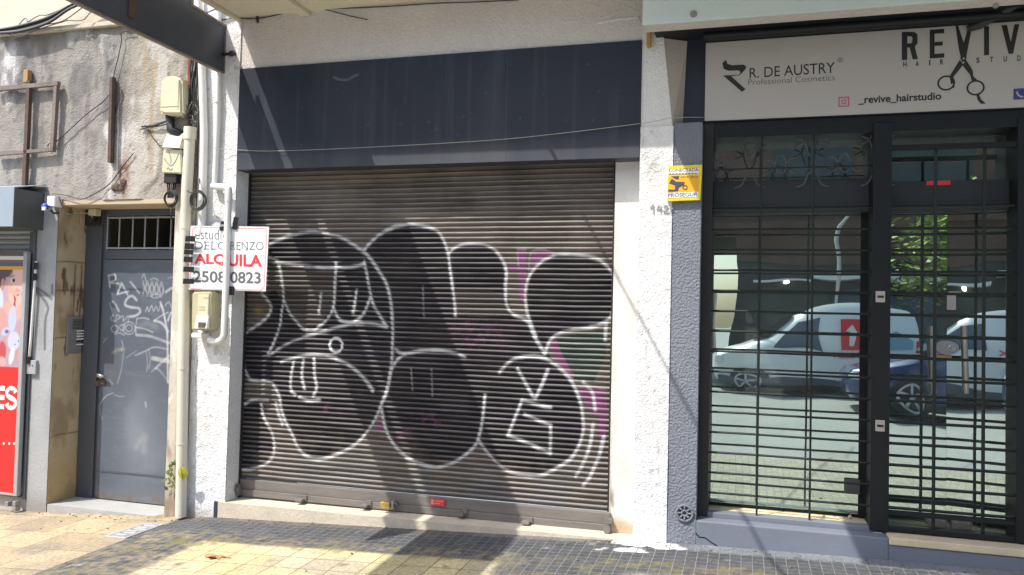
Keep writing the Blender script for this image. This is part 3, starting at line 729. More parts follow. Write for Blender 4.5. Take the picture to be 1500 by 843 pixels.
# canopy slab overhead (out of frame but its soffit and its shade are seen)
b = MB(); b.box(-3.965, -1.02, -.62, .003, 3.83, 3.88); b.box(-3.965, -3.28, -3.4, -.62, 3.835, 3.88); b.box(-1.02, 4.6, -2.15, .003, 3.86, 3.90)
cn = build('canopy', b, 'canopy_cream', wb)
for xa, xb_ in ((-3.385, -3.305), (-3.96, -3.93)): b = MB(); b.box(xa, xb_, -.60, .0, 3.797, 3.829, .004); build('canopy_rib', b, 'canopy_cream', cn)
tag(build('service_cable', MB().tube([(-2.06, .0, 3.95), (-1.85, -1.0, 3.945), (-1.62, -2.2, 3.955), (-.6, -7.5, 4.3)], .013, 6), 'cable', None, True), 'black overhead service cable running out from the white facade', 'cable')
# ---- the shutter
SY = .20
def build_shutter():
    x0, x1 = -3.925, -.903; zb, zt = .115, 2.615; pitch = .0383
    ns = int((zt - zb) / pitch); prof = [(0.0, 0.0), (.10, .0125), (.22, .0150), (.45, .0112), (.72, .0060), (.93, .0012), (.965, .0)]
    zs = []; of = []; led = []
    rs = random.Random(3)
    for k in range(ns):
        top = zt - k * pitch; am = rs.uniform(.88, 1.1)
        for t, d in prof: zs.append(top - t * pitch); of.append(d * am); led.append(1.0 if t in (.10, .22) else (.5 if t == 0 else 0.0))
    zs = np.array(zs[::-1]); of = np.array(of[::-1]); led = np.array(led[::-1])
    xs = np.linspace(x0, x1, 600); U, V = np.meshgrid(xs, zs)
    V = V + .006 * (fbm(U, V, .9, 28, 2) - .5) + .004 * (fbm(U, V, 3.5, 38, 2, 1, .4) - .5)
    tone = np.repeat([rs.uniform(.82, 1.18) for _ in range(ns)], len(prof))[::-1]
    Y = SY - of[:, None] * np.ones(U.shape) + .014 * (fbm(U, V, 1.1, 8, 2) - .5) + .007 * (fbm(U, V, 5, 18, 2, 1, .3) - .5)
    nA = fbm(U, V, 4, 61, 4); nB = fbm(U, V, 30, 62, 3); nC = fbm(U, V, 2, 63, 4, .5, 3)
    C = flat_color(U, (.105, .088, .076)); C = mixc(C, (.065, .054, .048), sstep(.45, .7, nA) * .7); C = mixc(C, (.20, .175, .15), sstep(.55, .75, nC) * .5)
    C = mixc(C, (.11, .11, .11), sstep(.55, .25, V) * .6)
    P = lambda pts: px2(pts, SY)
    blk = (.008, .007, .012); pur = (.018, .011, .026)
    F = [[(396, 358), (421, 347), (445, 342), (475, 341), (500, 347), (531, 368), (555, 395), (568, 419), (574, 447), (577, 490), (574, 536), (560, 591), (546, 622), (517, 654), (493, 666), (469, 673), (449, 667), (437, 654), (419, 617), (410, 581), (402, 565), (404, 530), (394, 520), (402, 500), (412, 470), (414, 411), (409, 387), (396, 377)],
         [(533, 366), (557, 344), (602, 330), (640, 338), (657, 368), (680, 358), (705, 358), (723, 365), (742, 392), (742, 430), (753, 461), (775, 470), (772, 430), (781, 397), (795, 383), (811, 376), (848, 374), (888, 389), (900, 403), (898, 462), (880, 477), (838, 484), (807, 498), (800, 516), (832, 551), (852, 595), (854, 632), (836, 672), (815, 686), (791, 697), (765, 696), (741, 688), (711, 658), (703, 648), (684, 665), (664, 678), (640, 684), (600, 672), (572, 640), (562, 600), (577, 500), (572, 430), (555, 390)],
         [(384, 431), (398, 451), (392, 465), (376, 478), (358, 492), (358, 536), (370, 557), (394, 559), (406, 570), (405, 530), (396, 520), (410, 478), (414, 440), (405, 425)],
         [(350, 596), (372, 586), (387, 592), (396, 627), (403, 652), (390, 680), (370, 687), (350, 688)]]
    inked = np.zeros(U.shape)
    for f in F:
        q = P(f); m = in_poly(U + .012 * (nB - .5), V + .012 * (nB - .5), q)
        inked = np.maximum(inked, m); C = mixc(C, blk, m * np.clip(.90 + .35 * (nA - .35), 0, .97)); C = mixc(C, pur, m * sstep(.5, .7, nC) * .6)
    # brown left showing in the eye sockets
    for f in ([(412, 392), (488, 394), (488, 450), (468, 476), (445, 480), (425, 458), (416, 438)], [(668, 425), (740, 428), (741, 446), (752, 462), (700, 466), (668, 462)]):
        C = mixc(C, (.085, .070, .062), in_poly(U, V, P(f)) * .55)
    C = mixc(C, (.018, .045, .035), in_poly(U, V, P([(815, 495), (890, 482), (888, 520), (870, 560), (842, 556), (824, 520)])) * .85)
    mag = (.26, .06, .21)
    for f in ([(759, 367), (771, 367), (771, 440), (761, 440)], [(747, 389), (765, 389), (765, 399), (747, 399)], [(777, 396), (780, 372), (795, 366), (813, 371), (790, 388)], [(803, 500), (815, 495), (822, 515), (843, 553), (835, 555), (815, 530)],
              [(849, 568), (868, 568), (888, 572), (890, 612), (887, 640), (879, 645), (878, 612), (866, 606), (850, 578)], [(548, 630), (557, 607), (563, 632)]):
        C = mixc(C, mag, in_poly(U + .01 * (nB - .5), V, P(f)) * np.clip(.45 + .9 * (nB - .25), 0, .9))
    for (a, c, rr) in ((480, 600, .10), (640, 620, .16), (600, 640, .14), (700, 490, .2), (860, 625, .06)):
        q = at(a, c, SY); C = mixc(C, (.15, .035, .12), np.exp(-(((U - q.x) / rr) ** 2 + ((V - q.z) / (rr * .5)) ** 2)) * sstep(.5, .68, nB) * .7)
    C = C * tone[:, None, None]; C = mixc(C, (.13, .095, .06), sstep(.75, .15, V) * sstep(.45, .65, nA) * .5)
    wh = (.78, .80, .82); pat = np.clip(.72 + 1.0 * (fbm(U, V, 16, 64, 3) - .4), 0, 1) * np.clip(.30 + 1.0 * of[:, None] / .013, 0, 1)
    L = [[(396, 358), (406, 353), (421, 347), (441, 342), (465, 340), (497, 347), (517, 358), (531, 368), (542, 378), (558, 401), (568, 419), (574, 447), (576, 477), (576, 500), (574, 536), (568, 571), (560, 591), (554, 607), (546, 622), (533, 640), (517, 654), (493, 666), (469, 673), (449, 667), (437, 654), (429, 636), (419, 617), (413, 599), (410, 581), (402, 565), (394, 559), (370, 557), (364, 551), (359, 536), (357, 510), (360, 490), (376, 478), (392, 465), (398, 451), (392, 439), (384, 430)],
         [(396, 377), (404, 381), (409, 387), (414, 411), (416, 439), (413, 459), (411, 476), (402, 502), (394, 520), (421, 504), (453, 492), (491, 481), (515, 475), (542, 474), (568, 479)],
         [(402, 384), (431, 388), (465, 391.5), (493, 392), (517, 391), (534, 388)],
         [(493, 386), (492, 400), (491, 423), (489, 451), (479, 469), (469, 478), (461, 484), (445, 482), (435, 471), (425, 459), (417, 441)],
         [(489, 451), (497, 467), (507, 472), (521, 471), (534, 459), (542, 439)],
         [(471, 431), (470, 445), (468, 459)], [(523, 426), (521, 442), (518, 459)],
         [(534, 384), (539, 407), (543, 429), (548, 447), (560, 467), (567, 478)],
         [(413, 530), (437, 523), (461, 520), (485, 523), (507, 532), (525, 545), (538, 559), (547, 572)],
         [(431, 530), (427, 551), (427, 571), (433, 578)], [(440, 582), (453, 587), (469, 586)], [(445, 528), (443, 551), (447, 570)], [(461, 526), (462, 551), (465, 567), (460, 580)],
         [(358, 593), (372, 586), (394, 586)], [(384, 591), (387, 609), (396, 627), (400, 636), (403, 652), (401, 668), (390, 680), (370, 687), (350, 688)], [(405, 590), (409, 606), (415, 622)],
         [(533, 368), (541, 358), (557, 344), (578, 333), (602, 329), (622, 332), (640, 338), (650, 352), (657, 372), (660, 395), (664, 423), (667, 447), (668, 463)],
         [(658, 372), (666, 364), (682, 358), (705, 358), (723, 365), (735, 379), (742, 397), (741, 423), (743, 447), (753, 461), (773, 471), (783, 492), (791, 506), (799, 518)],
         [(811, 375), (795, 383), (781, 397), (773, 411), (770, 431), (772, 455), (778, 474), (785, 492)], [(811, 375), (822, 373), (848, 374), (872, 378), (888, 389), (901, 404)],
         [(899, 458), (890, 470), (870, 479), (838, 484), (820, 489), (807, 498), (799, 517)], [(888, 474), (887, 498)],
         [(580, 512), (592, 518), (620, 514), (644, 513.5), (666, 517), (682, 523)], [(594, 519), (582, 528), (575, 540)],
         [(560, 600), (564, 622), (572, 642), (584, 658), (600, 672), (622, 681), (642, 684.5), (664, 678), (684, 665), (697, 652), (702, 640), (707, 618), (711, 579)],
         [(733, 545), (747, 530), (765, 523), (791, 523), (811, 532), (832, 551), (844, 571), (852, 595), (855, 621), (854, 634), (848, 654), (836, 672), (815, 686), (791, 697), (765, 696), (741, 688), (725, 674), (711, 658), (702, 645)],
         [(759, 540), (770, 561), (782, 582)], [(803, 542), (795, 562), (785, 583)], [(807, 597), (795, 595), (765, 586)], [(765, 587), (755, 612), (745, 637)], [(745, 638), (769, 647), (793, 658), (807, 664)], [(806, 664), (807, 645), (807, 623)], [(807, 623), (787, 615), (769, 607)],
         [(869, 622), (866, 645), (862, 660), (854, 680), (844, 697)], [(885, 640), (880, 660), (876, 672), (864, 699), (854, 712)], [(855, 560), (868, 575), (872, 600)]]
    rw = .0068 + .008 * fbm(U, V, 3.5, 67, 2)
    for f in L:
        C = stroke(C, U, V, f, rw, wh, .95, .012, SY, True, pat); C = stroke(C, U, V, f, .016, (.42, .42, .44), .16, .03, SY, True, pat)
    q = at(493, 506, SY); C = mixc(C, wh, np.clip((.010 - np.abs(np.hypot(U - q.x, V - q.z) - .055)) / .008 + .5, 0, 1) * .95)
    for f in ([(758, 366), (771, 365)], [(758, 370), (760, 390)], [(775, 396), (778, 372), (792, 366), (812, 371)], [(850, 566), (868, 566), (890, 572)], [(603, 540), (605, 572)], [(633, 540), (634, 580)], [(620, 420), (622, 465)]):
        C = stroke(C, U, V, f, .006, (.5, .5, .52), .5, .012, SY, True, pat)
    # overspray
    for f in (L[0], L[16], L[22]): C = stroke(C, U, V, f, .01, (.35, .35, .37), .10, .05, SY, True, pat)
    q = at(380, 455, SY); C = mixc(C, (.30, .22, .03), np.exp(-(((U - q.x) / .04) ** 2 + ((V - q.z) / .03) ** 2)) * .8)
    ledge_glint = led[:, None] * np.clip(.30 + .9 * (fbm(U, V, 10, 66, 4, .35, 3) - .35), 0, .85)  # ledges painted paler, standing in for sunlit highlights along the slats
    C = np.where((ledge_glint > 0)[..., None], mixc(C, (.36, .345, .33), np.clip(ledge_glint * (1 - .40 * inked), 0, .85)), C)
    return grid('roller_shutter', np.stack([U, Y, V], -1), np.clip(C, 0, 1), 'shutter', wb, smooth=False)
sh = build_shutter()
b = MB(); b.box(-3.92, -.905, .17, .215, .040, .118, .004); b.box(-3.92, -.905, .160, .215, -.012, .040, .004); build('bottom_rail', b, 'rail', sh)
for xa, xb_ in ((-.921, -.903), (-3.925, -3.915)): b = MB(); b.box(xa, xb_, .160, .26, -.03, 2.62, .003); build('guide_rail', b, 'frame_brown', sh)
for px, py in ((440, 733), (535, 741), (676, 754), (772, 766)):
    q = at(px, py, .11); b = MB(); b.box(q.x - .045, q.x + .015, .10, .162, q.z - .014, q.z + .004, .003); b.box(q.x - .01, q.x + .03, .15, .166, q.z - .01, q.z + .03, .003); build('slide_latch', b, 'rail', sh)
b = MB(); q = at(641, 736, .158); b.box(q.x - .055, q.x + .055, .1565, .1585, q.z - .025, q.z + .025); st = build('red_sticker', b, 'red', sh)
b = MB(); b.box(q.x - .045, q.x + .045, .1555, .1563, q.z + .006, q.z + .010); b.box(q.x - .045, q.x + .02, .1555, .1563, q.z - .012, q.z - .008); b.box(q.x - .05, q.x - .036, .1555, .1563, q.z - .02, q.z + .018); build('sticker_print', b, 'red_pale', st)
q = at(568, 739, .12); pl = thing('padlock', 'brass padlock lying at the foot of the graffitied shutter', 'padlock', (q.x, .12, q.z - .02))
b = MB(); b.box(q.x - .045, q.x + .03, .085, .125, q.z - .022, q.z + .022, .006); build('lock_body', b, 'brass', pl)
b = MB(); b.tube([(q.x + .03, .105, q.z + .012), (q.x + .065, .115, q.z + .014), (q.x + .075, .125, q.z), (q.x + .065, .135, q.z - .012), (q.x + .03, .115, q.z - .012)], .006); b.box(q.x + .035, q.x + .055, .10, .16, q.z - .03, q.z + .03, .003); build('shackle', b, 'steel_dull', pl, True)
q = at(346, 716, .15); b = MB(); b.box(-3.92, -3.895, .12, .165, q.z - .05, q.z + .04, .003); b.disc((-3.90, .12, q.z), .02, (0, -.015, 0)); build('guide_foot', b, 'rail', sh)
q = at(899, 770, .15); b = MB(); b.box(-.93, -.89, .11, .16, q.z - .06, q.z + .09, .004); b.disc((-.91, .11, q.z - .02), .025, (0, -.02, 0)); b.disc((-.89, .12, q.z + .04), .018, (0, -.03, 0)); build('guide_foot', b, 'rail', sh)

# ================================================================== HAIR SALON (right)
hs = thing('hair_salon', 'dark framed hair salon front with barred mirror glass, on the right', 'shopfront', (.8, .2, 0))
b = MB(); b.box(-.492, -.300, .002, .42, -.3, 2.83, .004); build('painted_pier', b, 'stucco_grey', hs)
b = MB(); b.box(-.300, .872, .0, .12, -.3, .168, .008); b.box(.872, 4.5, .0, .12, -.3, .128, .006); build('plinth', b, 'plinth_blue', hs)
b = MB()
strip(b, px2([(1019, 781), (1024, 787), (1033, 788), (1042, 795), (1052, 801)], -.001), .004, -.0005, -.0012); build('crack', b, 'ink', hs)
b = MB(); b.box(-.292, .800, .125, .205, .0, .200, .004); build('window_sill', b, 'plinth_blue', hs)
b = MB(); b.box(.872, 4.5, -.012, .40, .130, .176, .006); b.box(-.29, .80, .205, .42, .0, .196); build('doorstep', b, 'cream_ledge', hs)
FY = .12
# frames
b = MB(); b.box(-.299, -.232, FY, .40, .172, 2.86, .004); build('frame_post', b, 'frame_brown', hs)
b = MB()
b.box(.775, .885, FY - .02, .40, .182, 2.80, .004)
b.box(-.232, 4.5, FY, .40, 2.745, 2.852, .004)
b.box(1.60, 1.70, FY - .01, .40, .182, 2.80, .004)
b.box(.885, 1.60, FY, FY + .045, .180, .215, .003); b.box(.885, 1.60, FY, FY + .045, .285, .312, .003)
b.box(.885, 1.60, FY, FY + .04, 2.62, 2.655, .003)
b.box(1.70, 4.5, FY, .40, .18, 2.80)
b.box(-.232, .775, .36, .40, .20, .222); b.box(.735, .775, .345, .40, .2, 2.25)
build('door_frame', b, 'frame_black', hs)
# glass panes, the two door leaves hung at slightly different angles
GYP = .35
def pane(name, x0, x1, z0, z1, y0, y1):
    bb = MB(); bb.prism([(x0, y0, z0), (x1, y1, z0), (x1, y1, z1), (x0, y0, z1)], (0, .006, 0)); return build(name, bb, 'glass', hs)
pane('window_pane', -.232, .735, .222, 2.25, GYP, GYP)
xl = at(1387, 450, GYP).x
pane('door_pane', .885, xl, .185, 2.25, GYP, GYP - .002)
pane('door_pane', xl + .004, 1.60, .185, 2.25, GYP + .012, GYP - .030)
pane('transom_pane', -.232, .775, 2.25, 2.745, GYP, GYP); pane('transom_pane', .885, 1.60, 2.25, 2.745, GYP, GYP)
# shutter housing between grille and glass
b = MB(); b.box(-.232, .775, .27, .345, 2.245, 2.47, .004); b.box(.885, 1.60, .27, .335, 2.245, 2.44, .004); b.box(-.232, .775, .262, .27, 2.285, 2.30); b.box(.885, 1.60, .262, .27, 2.285, 2.30)
build('shutter_housing', b, 'housing', hs)
b = MB(); q = at(1375, 268, .262); b.box(q.x - .07, q.x + .07, .2665, .2695, q.z - .014, q.z + .014); build('red_sticker', b, 'red', hs)
# grilles
BY = FY + .035; pitch = .1452
b = MB()
for k in range(14):
    z = at(1045, 337 + 29.62 * k, BY).z
    b.tube([(-.25, BY, z), (.02, BY - .001, z + .002), (.3, BY + .001, z), (.56, BY, z - .001), (.78, BY, z)], .0082, 6)
zt = at(1045, 307, BY).z; b.tube([(-.25, BY, zt), (.78, BY, zt)], .008, 6); zu = at(1045, 249, BY).z; b.tube([(-.25, BY, zu), (.78, BY, zu)], .005, 6)
for px in (1111, 1188): x = at(px, 560, BY).x; b.tube([(x, BY - .007, .205), (x, BY - .007, 2.745)], .0075, 6)
build('window_grille', b, 'bar_green', hs, 'auto')
b = MB()
for k in range(14):
    z = at(1045, 337 + 29.62 * k, BY).z; b.tube([(.885, BY, z), (1.60, BY, z)], .0105, 6)
b.tube([(.885, BY, zt), (1.60, BY, zt)], .010, 6)
for px in (1368, 1440): x = at(px, 560, BY).x; b.tube([(x, BY - .008, .2), (x, BY - .008, 2.63)], .011, 6)
build('door_grille', b, 'bar_green', hs, 'auto')
# wrought scrolls in the transom
def scroll(mb, xa, za, sx, sz):
    pts = [(-1, -1), (-.55, -.80), (-.36, -.40), (-.20, -.05), (0, .05), (.20, -.05), (.36, -.40), (.55, -.80), (1, -1)]
    mb.tube([(xa + u * sx, BY + .01, za + v * sz) for u, v in smooth_line(pts, 4)], .0055, 5)
b = MB(); za0 = at(1045, 193, BY).z; za1 = at(1045, 228, BY).z; za2 = at(1045, 262, BY).z
for i in range(6):
    xa = -.19 + i * .20
    scroll(b, xa, za0 - .02, .10, -.10 if i % 2 == 0 else .10); scroll(b, xa, za1 - .02, .10, .12 if i % 2 == 0 else -.12); scroll(b, xa, za2 + .03, .10, -.10 if i % 2 == 0 else .10)
build('scrollwork', b, 'grey_paint_dark', hs, True)
# handles, lock, fittings, keyholes
for px in (1365, 1413):
    y = GYP - .05; a = at(px, 478, y); c = at(px + 3, 577, y)
    b = MB(); b.tube([(a.x, y, a.z), (c.x, y, c.z)], .015, 10)
    for z in (a.z - .07, c.z + .07): b.tube([(a.x, y, z), (a.x, GYP, z)], .008, 6)
    build('door_handle', b, 'handle', hs, 'auto')
q = at(1390, 510, GYP - .04); b = MB(); b.disc((q.x - .01, GYP - .012, q.z), .046, (0, -.03, 0), n=28, sx=1.5); lk = build('door_lock', b, 'steel_dull', hs)
b = MB(); b.ring((q.x + .018, GYP - .044, q.z), .018, .005); b.disc((q.x + .018, GYP - .043, q.z), .010, (0, -.006, 0)); build('keyhole', b, 'steel', lk)
b = MB(); q2 = at(1381, 524, GYP - .02); b.box(q2.x - .05, q2.x + .05, GYP - .03, GYP - .005, q2.z - .018, q2.z + .018, .003); build('lock_backing', b, 'wood', lk)
for px in (1372, 1408):
    q = at(px, 773, GYP - .02); b = MB(); b.box(q.x - .062, q.x + .062, GYP - .045, GYP + .012, .19, .262, .014); pf = build('patch_fitting', b, 'steel_dull', hs)
    for dx in (-.035, .035): b = MB(); b.disc((q.x + dx, GYP - .046, .235), .008, (0, -.004, 0), n=10); build('screw', b, 'steel', pf)
for px, py in ((1290, 435), (1289.5, 624)):
    q = at(px, py, FY - .02); b = MB(); b.box(q.x - .030, q.x + .026, FY - .026, FY - .018, q.z - .036, q.z + .036, .004); kp = build('lock_plate', b, 'handle', hs)
    b = MB(); b.box(q.x - .02, q.x + .018, FY - .030, FY - .025, q.z - .008, q.z + .008, .003); build('key_slot', b, 'ink', kp)
# paper notes inside the window and door glass
b = MB(); q = at(1394, 443, GYP - .004); b.box(q.x - .028, q.x + .025, GYP - .008, GYP - .006, q.z - .05, q.z + .045); q = at(1397, 430, GYP); b.box(q.x - .03, q.x + .04, GYP - .008, GYP - .006, q.z - .012, q.z + .012); build('paper_notice', b, 'sign_white', hs)
b = MB(); q = at(1248, 713, .33); b.box(q.x - .045, q.x + .05, .325, .335, q.z - .05, q.z + .05, .004); build('floor_socket', b, 'interior', hs)
b = MB(); q = at(1206, 744, .30); b.tube([(q.x - .1, .26, .205), (q.x, .27, .207), (q.x + .09, .262, .204)], .008); b.ball((at(1245, 757, .3).x, .3, .212), .013); build('litter', b, 'cream_ledge', hs)
# dim room behind the glass, side cheek and head of the recess
b = MB(); b.box(-.3, 4.5, 3.0, 3.1, 0, 3.4); b.box(-.3, 4.5, .42, 3.0, .10, .18); b.box(-.3, 4.5, .42, 3.0, 3.35, 3.45); b.box(-.42, -.302, .42, 3.0, 0, 3.4); build('interior_room', b, 'interior', hs)
b = MB(); b.box(-.492, 4.5, .10, .42, 2.852, 3.50); build('head_wall', b, 'shop_sign_dark', hs)
# wall of the salon building above
b = MB(); b.box(-.492, 4.6, .005, .5, 3.50, 7.2); build('upper_wall', b, 'stucco_beam', hs)
# drain rosette in the pier
q = at(1003, 752, 0); vr = thing('drain_vent', 'round grey drain grate at the foot of the grey pier', 'vent', (q.x, 0, q.z))
b = MB(); b.ring((q.x, -.004, q.z), .052, .009); b.ring((q.x, -.004, q.z), .018, .008)
for k in range(8):
    a = k * math.pi / 4; b.tube([(q.x + .018 * math.cos(a), -.004, q.z + .018 * math.sin(a)), (q.x + .05 * math.cos(a), -.004, q.z + .05 * math.sin(a))], .007, 6)
build('grate', b, 'stucco_grey', vr, True)
b = MB(); b.disc((q.x, .0005, q.z), .056, (0, -.003, 0)); build('drain_hole', b, 'ink', vr)

# ---- salon signboard
SGY = .088
ss = thing('shop_sign', 'pale shop signboard with scissors and dark lettering above the barred glass', 'sign', (.6, .09, 2.86))
b = MB(); b.box(-.292, 3.6, SGY, SGY + .012, 2.857, 3.395, .002); build('board', b, 'sign_white', ss)
ly = SGY - .0005
px_text('lettering', 'R. DE AUSTRY', (1098, 115), (1223, 107), (15, 16), ly, 'ink', ss, .004)
px_text('lettering', 'Professional Cosmetics', (1096, 125), (1223, 118), (8.5, 8.5), ly, 'ink_soft', ss, -.004)
px_text('lettering', '_revive_hairstudio', (1257, 154), (1379, 148), (13, 13), ly, 'ink', ss, .028)
b = MB()
px_poly(b, [(1058, 93), (1063.5, 88), (1065.5, 94), (1073, 96), (1089, 95), (1093.5, 98), (1091, 103), (1084, 110), (1082, 110.5), (1084.5, 107), (1084, 104.5), (1080, 103.5), (1067, 104), (1060, 101)], ly)
px_poly(b, [(1059, 111), (1082, 110), (1084, 110.6), (1071, 112), (1092, 131), (1087, 135)], ly)
q = at(1231, 88, ly); b.ring((q.x, ly, q.z), .016, .0012, n=16, m=4); build('emblem', b, 'ink', ss)
px_text('lettering', 'R', (1229.4, 90.3), (1232.8, 90), 4, ly, 'ink', ss)
b = MB()
def bar(*p): px_poly(b, p, ly)
bar((1321, 88.5), (1321, 47.5), (1329, 47), (1329, 88)); bar((1329, 47), (1340, 47.5), (1344, 51), (1344, 64), (1340, 68.5), (1344.5, 87), (1337, 87.5), (1332.5, 70), (1329, 70), (1329, 64), (1334, 64), (1336.5, 62), (1336.5, 55), (1334, 53.5), (1329, 53.5))
bar((1362, 86), (1362, 44), (1369, 43.7), (1369, 85.6)); bar((1369, 43.7), (1383, 42.8), (1383, 49), (1369, 49.7)); bar((1369, 62), (1381, 61.2), (1381, 67), (1369, 67.7)); bar((1369, 79.5), (1383, 78.5), (1383, 84.8), (1369, 85.6))
bar((1441.5, 81.5), (1441.5, 39.2), (1448.7, 38.8), (1448.7, 81)); bar((1467, 37.5), (1475, 37), (1480.5, 62), (1486, 36.2), (1493, 35.8), (1484, 79), (1477.5, 79.4))
bar((1508, 77.5), (1508, 35), (1515, 34.6), (1515, 77)); bar((1515, 34.6), (1529, 33.8), (1529, 40), (1515, 40.6)); bar((1515, 53), (1527, 52.2), (1527, 58), (1515, 58.6)); bar((1515, 71), (1529, 70.2), (1529, 76.4), (1515, 77))
build('lettering', b, 'ink', ss)
for ch, px, py in (('H', 1323, 98.5), ('A', 1341, 97.5), ('I', 1361, 96.3), ('R', 1377, 95.2), ('S', 1430, 92.6), ('T', 1450, 91.5), ('U', 1470, 90.5), ('D', 1490, 89.5), ('I', 1510, 88), ('O', 1527, 87)):
    wd = 1.4 if ch == 'I' else 4.6; px_text('lettering', ch, (px, py), (px + wd + .5, py - .2), 8, ly, 'ink', ss, .03)
# scissors that form the V
b = MB()
px_poly(b, [(1398.8, 31), (1401, 31), (1415, 73), (1416, 86), (1409, 92), (1404.5, 72)], ly)
px_poly(b, [(1419, 38), (1424, 38.5), (1416.8, 76), (1414, 92), (1406.5, 86), (1409, 73)], ly - .0013)
px_poly(b, [(1406, 88), (1411, 95), (1400, 109), (1396.5, 113), (1397, 122), (1393, 124), (1391, 112)], ly)
px_poly(b, [(1415, 88), (1425, 104), (1425.5, 112), (1433, 119), (1424, 120), (1421, 110), (1410, 96)], ly - .0013)
for px, py, rx in ((1386, 122, 10), (1429, 129, 10)):
    q = at(px, py, ly); k = rx * .0046
    ring = [(q.x + k * math.cos(t), q.z + k * .95 * math.sin(t)) for t in np.linspace(0, 6.2832, 33)]; strip(b, ring, .0052, ly)
px_poly(b, [(1430, 138), (1434, 138), (1437, 146), (1444, 152), (1437, 152.5), (1432, 147)], ly)
px_poly(b, [(1395, 125), (1399, 128), (1394, 130)], ly)
build('scissors', b, 'ink', ss)
q = at(1411.6, 86, ly - .003); b = MB(); b.disc((q.x, ly - .003, q.z), .006, (0, -.001, 0), n=12); build('scissor_screw', b, 'sign_white', ss)
q = at(1236, 149.5, ly); b = MB()
for u0, u1, v0, v1 in ((-.032, .032, .026, .032), (-.032, .032, -.032, -.026), (-.032, -.026, -.026, .026), (.026, .032, -.026, .026)): b.box(q.x + u0, q.x + u1, ly - .0015, ly, q.z + v0, q.z + v1)
strip(b, [(q.x + .013 * math.cos(t), q.z + .013 * math.sin(t)) for t in np.linspace(0, 6.2832, 21)], .0028, ly); b.box(q.x + .015, q.x + .020, ly - .0015, ly, q.z + .014, q.z + .019)
build('camera_icon', b, 'insta', ss)
q = at(1494, 138, ly); b = MB(); b.box(q.x - .035, q.x + .035, ly - .0015, ly, q.z - .034, q.z + .034); build('phone_icon', b, 'indigo', ss)
b = MB(); strip(b, [(q.x - .018, q.z + .015), (q.x - .012, q.z - .004), (q.x + .004, q.z - .018), (q.x + .018, q.z - .018)], .005, ly - .002); build('phone_handset', b, 'sign_white', ss)

# ---- white retracted awning over the salon
AY = -.30
aw = thing('retracted_awning', 'pale blue-white awning casing above the salon sign', 'awning', (.5, -.1, 3.42))
zA = at(941, 37, AY).z
b = MB(); b.box(-.678, 4.5, AY, AY + .02, zA, zA + .62, .004); cs_ = build('front_board', b, 'awning_white', aw)
b = MB(); b.box(-.672, 4.5, AY + .02, AY + .16, zA + .004, zA + .035, .003); build('lower_lip', b, 'stucco_beam', aw)
b = MB(); b.box(-.62, 4.5, AY + .16, .08, 3.425, 3.46); b.tube([(-.30, -.02, 3.405), (4.5, -.02, 3.405)], .028, 10); b.tube([(-.28, .05, 3.40), (4.5, .05, 3.40)], .012, 8); build('roller_tube', b, 'frame_black', aw, 'auto')
for px, py, r in ((1016, 21, .022), (1458, 9, .016)): q = at(px, py, AY); b = MB(); b.disc((q.x, AY - .001, q.z), r, (0, -.006, 0)); build('bolt_cap', b, 'steel_dull', aw)
b = MB(); a = at(1436, 34, .02); c = at(1500, 2, -.1); b.tube([(a.x - .06, .075, a.z - .015), (a.x, .06, a.z), tuple(c), tuple(c + (c - a))], [.02, .028, .018, .018], 8); b.ball((a.x - .02, .07, a.z - .01), .03, 2, (1.3, .4, .6)); build('support_arm', b, 'housing', aw, True)
b = MB(); q = at(949, 55, -.1); b.box(q.x - .016, q.x + .014, -.06, -.003, q.z - .045, q.z + .075, .006); tag(build('wood_wedge', b, 'wood'), 'small yellow wood wedge under the awning corner', 'wedge')
# thin rod whose shadow crosses the pillar
# ---- yellow alarm sign
YY = -.03
c4 = [(979, 295.5), (1026, 293.5), (1028.5, 241.5), (980.5, 243)]
ys_ = thing('security_sign', 'small yellow alarm notice on the grey edge of the white pillar', 'sign', tuple(at(1003, 294, YY)))
def px_quad(mb, pts, y, d): return mb.prism([at(px, py, y) for px, py in pts], (0, d, 0))
b = MB(); px_quad(b, [(977, 295), (1026, 293), (1028.5, 241.5), (979.5, 243.5)], YY, .03); build('board', b, 'yellow', ys_)
b = MB(); px_quad(b, [(979.5, 256), (1023.5, 254.5), (1024, 247), (980.5, 248)], YY - .001, -.001); build('white_band', b, 'board_white', ys_); b = MB(); px_quad(b, [(977.8, 290.5), (1023, 288.5), (1023.5, 281), (978.4, 283)], YY - .001, -.001); build('white_band', b, 'board_white', ys_)
b = MB(); px_quad(b, [(978.6, 282.6), (1023, 280.6), (1023.6, 257.5), (979.2, 259)], YY - .001, -.001); build('picture_band', b, 'amber', ys_)
px_text('lettering', 'CONECTADA', (980, 252.3), (1023.5, 251.3), 4.6, YY - .0022, 'navy', ys_, .015); px_text('lettering', 'PROSEGUR', (978.5, 289.3), (1022, 287.6), 5.6, YY - .0022, 'navy', ys_, .02)
px_text('lettering', '2915 2915', (997, 261.5), (1022.5, 260.8), 3, YY - .0022, 'navy', ys_, .02)
b = MB()
for k in range(9): q = at(981.5 + k * 4.7, 255 - .1 * k, YY); b.box(q.x - .007, q.x + .007, YY - .0032, YY - .0022, q.z - .003, q.z + .002)
px_poly(b, [(983, 258.5), (995, 258), (994, 263), (989.5, 263), (986, 260.5)], YY - .0022, -.001); px_poly(b, [(984, 262), (990, 266.5), (1003, 267), (1002, 271.5), (994, 275.5), (993.5, 280.5), (989, 280.7), (988.5, 272), (980, 269)], YY - .0022, -.001)
px_poly(b, [(979, 278), (989, 278), (989, 280.6), (979, 281)], YY - .0034, -.001)
q = at(1003.5, 275, YY); b.ring((q.x, YY - .003, q.z), .014, .003, n=14, m=4); build('emblem', b, 'navy', ys_)
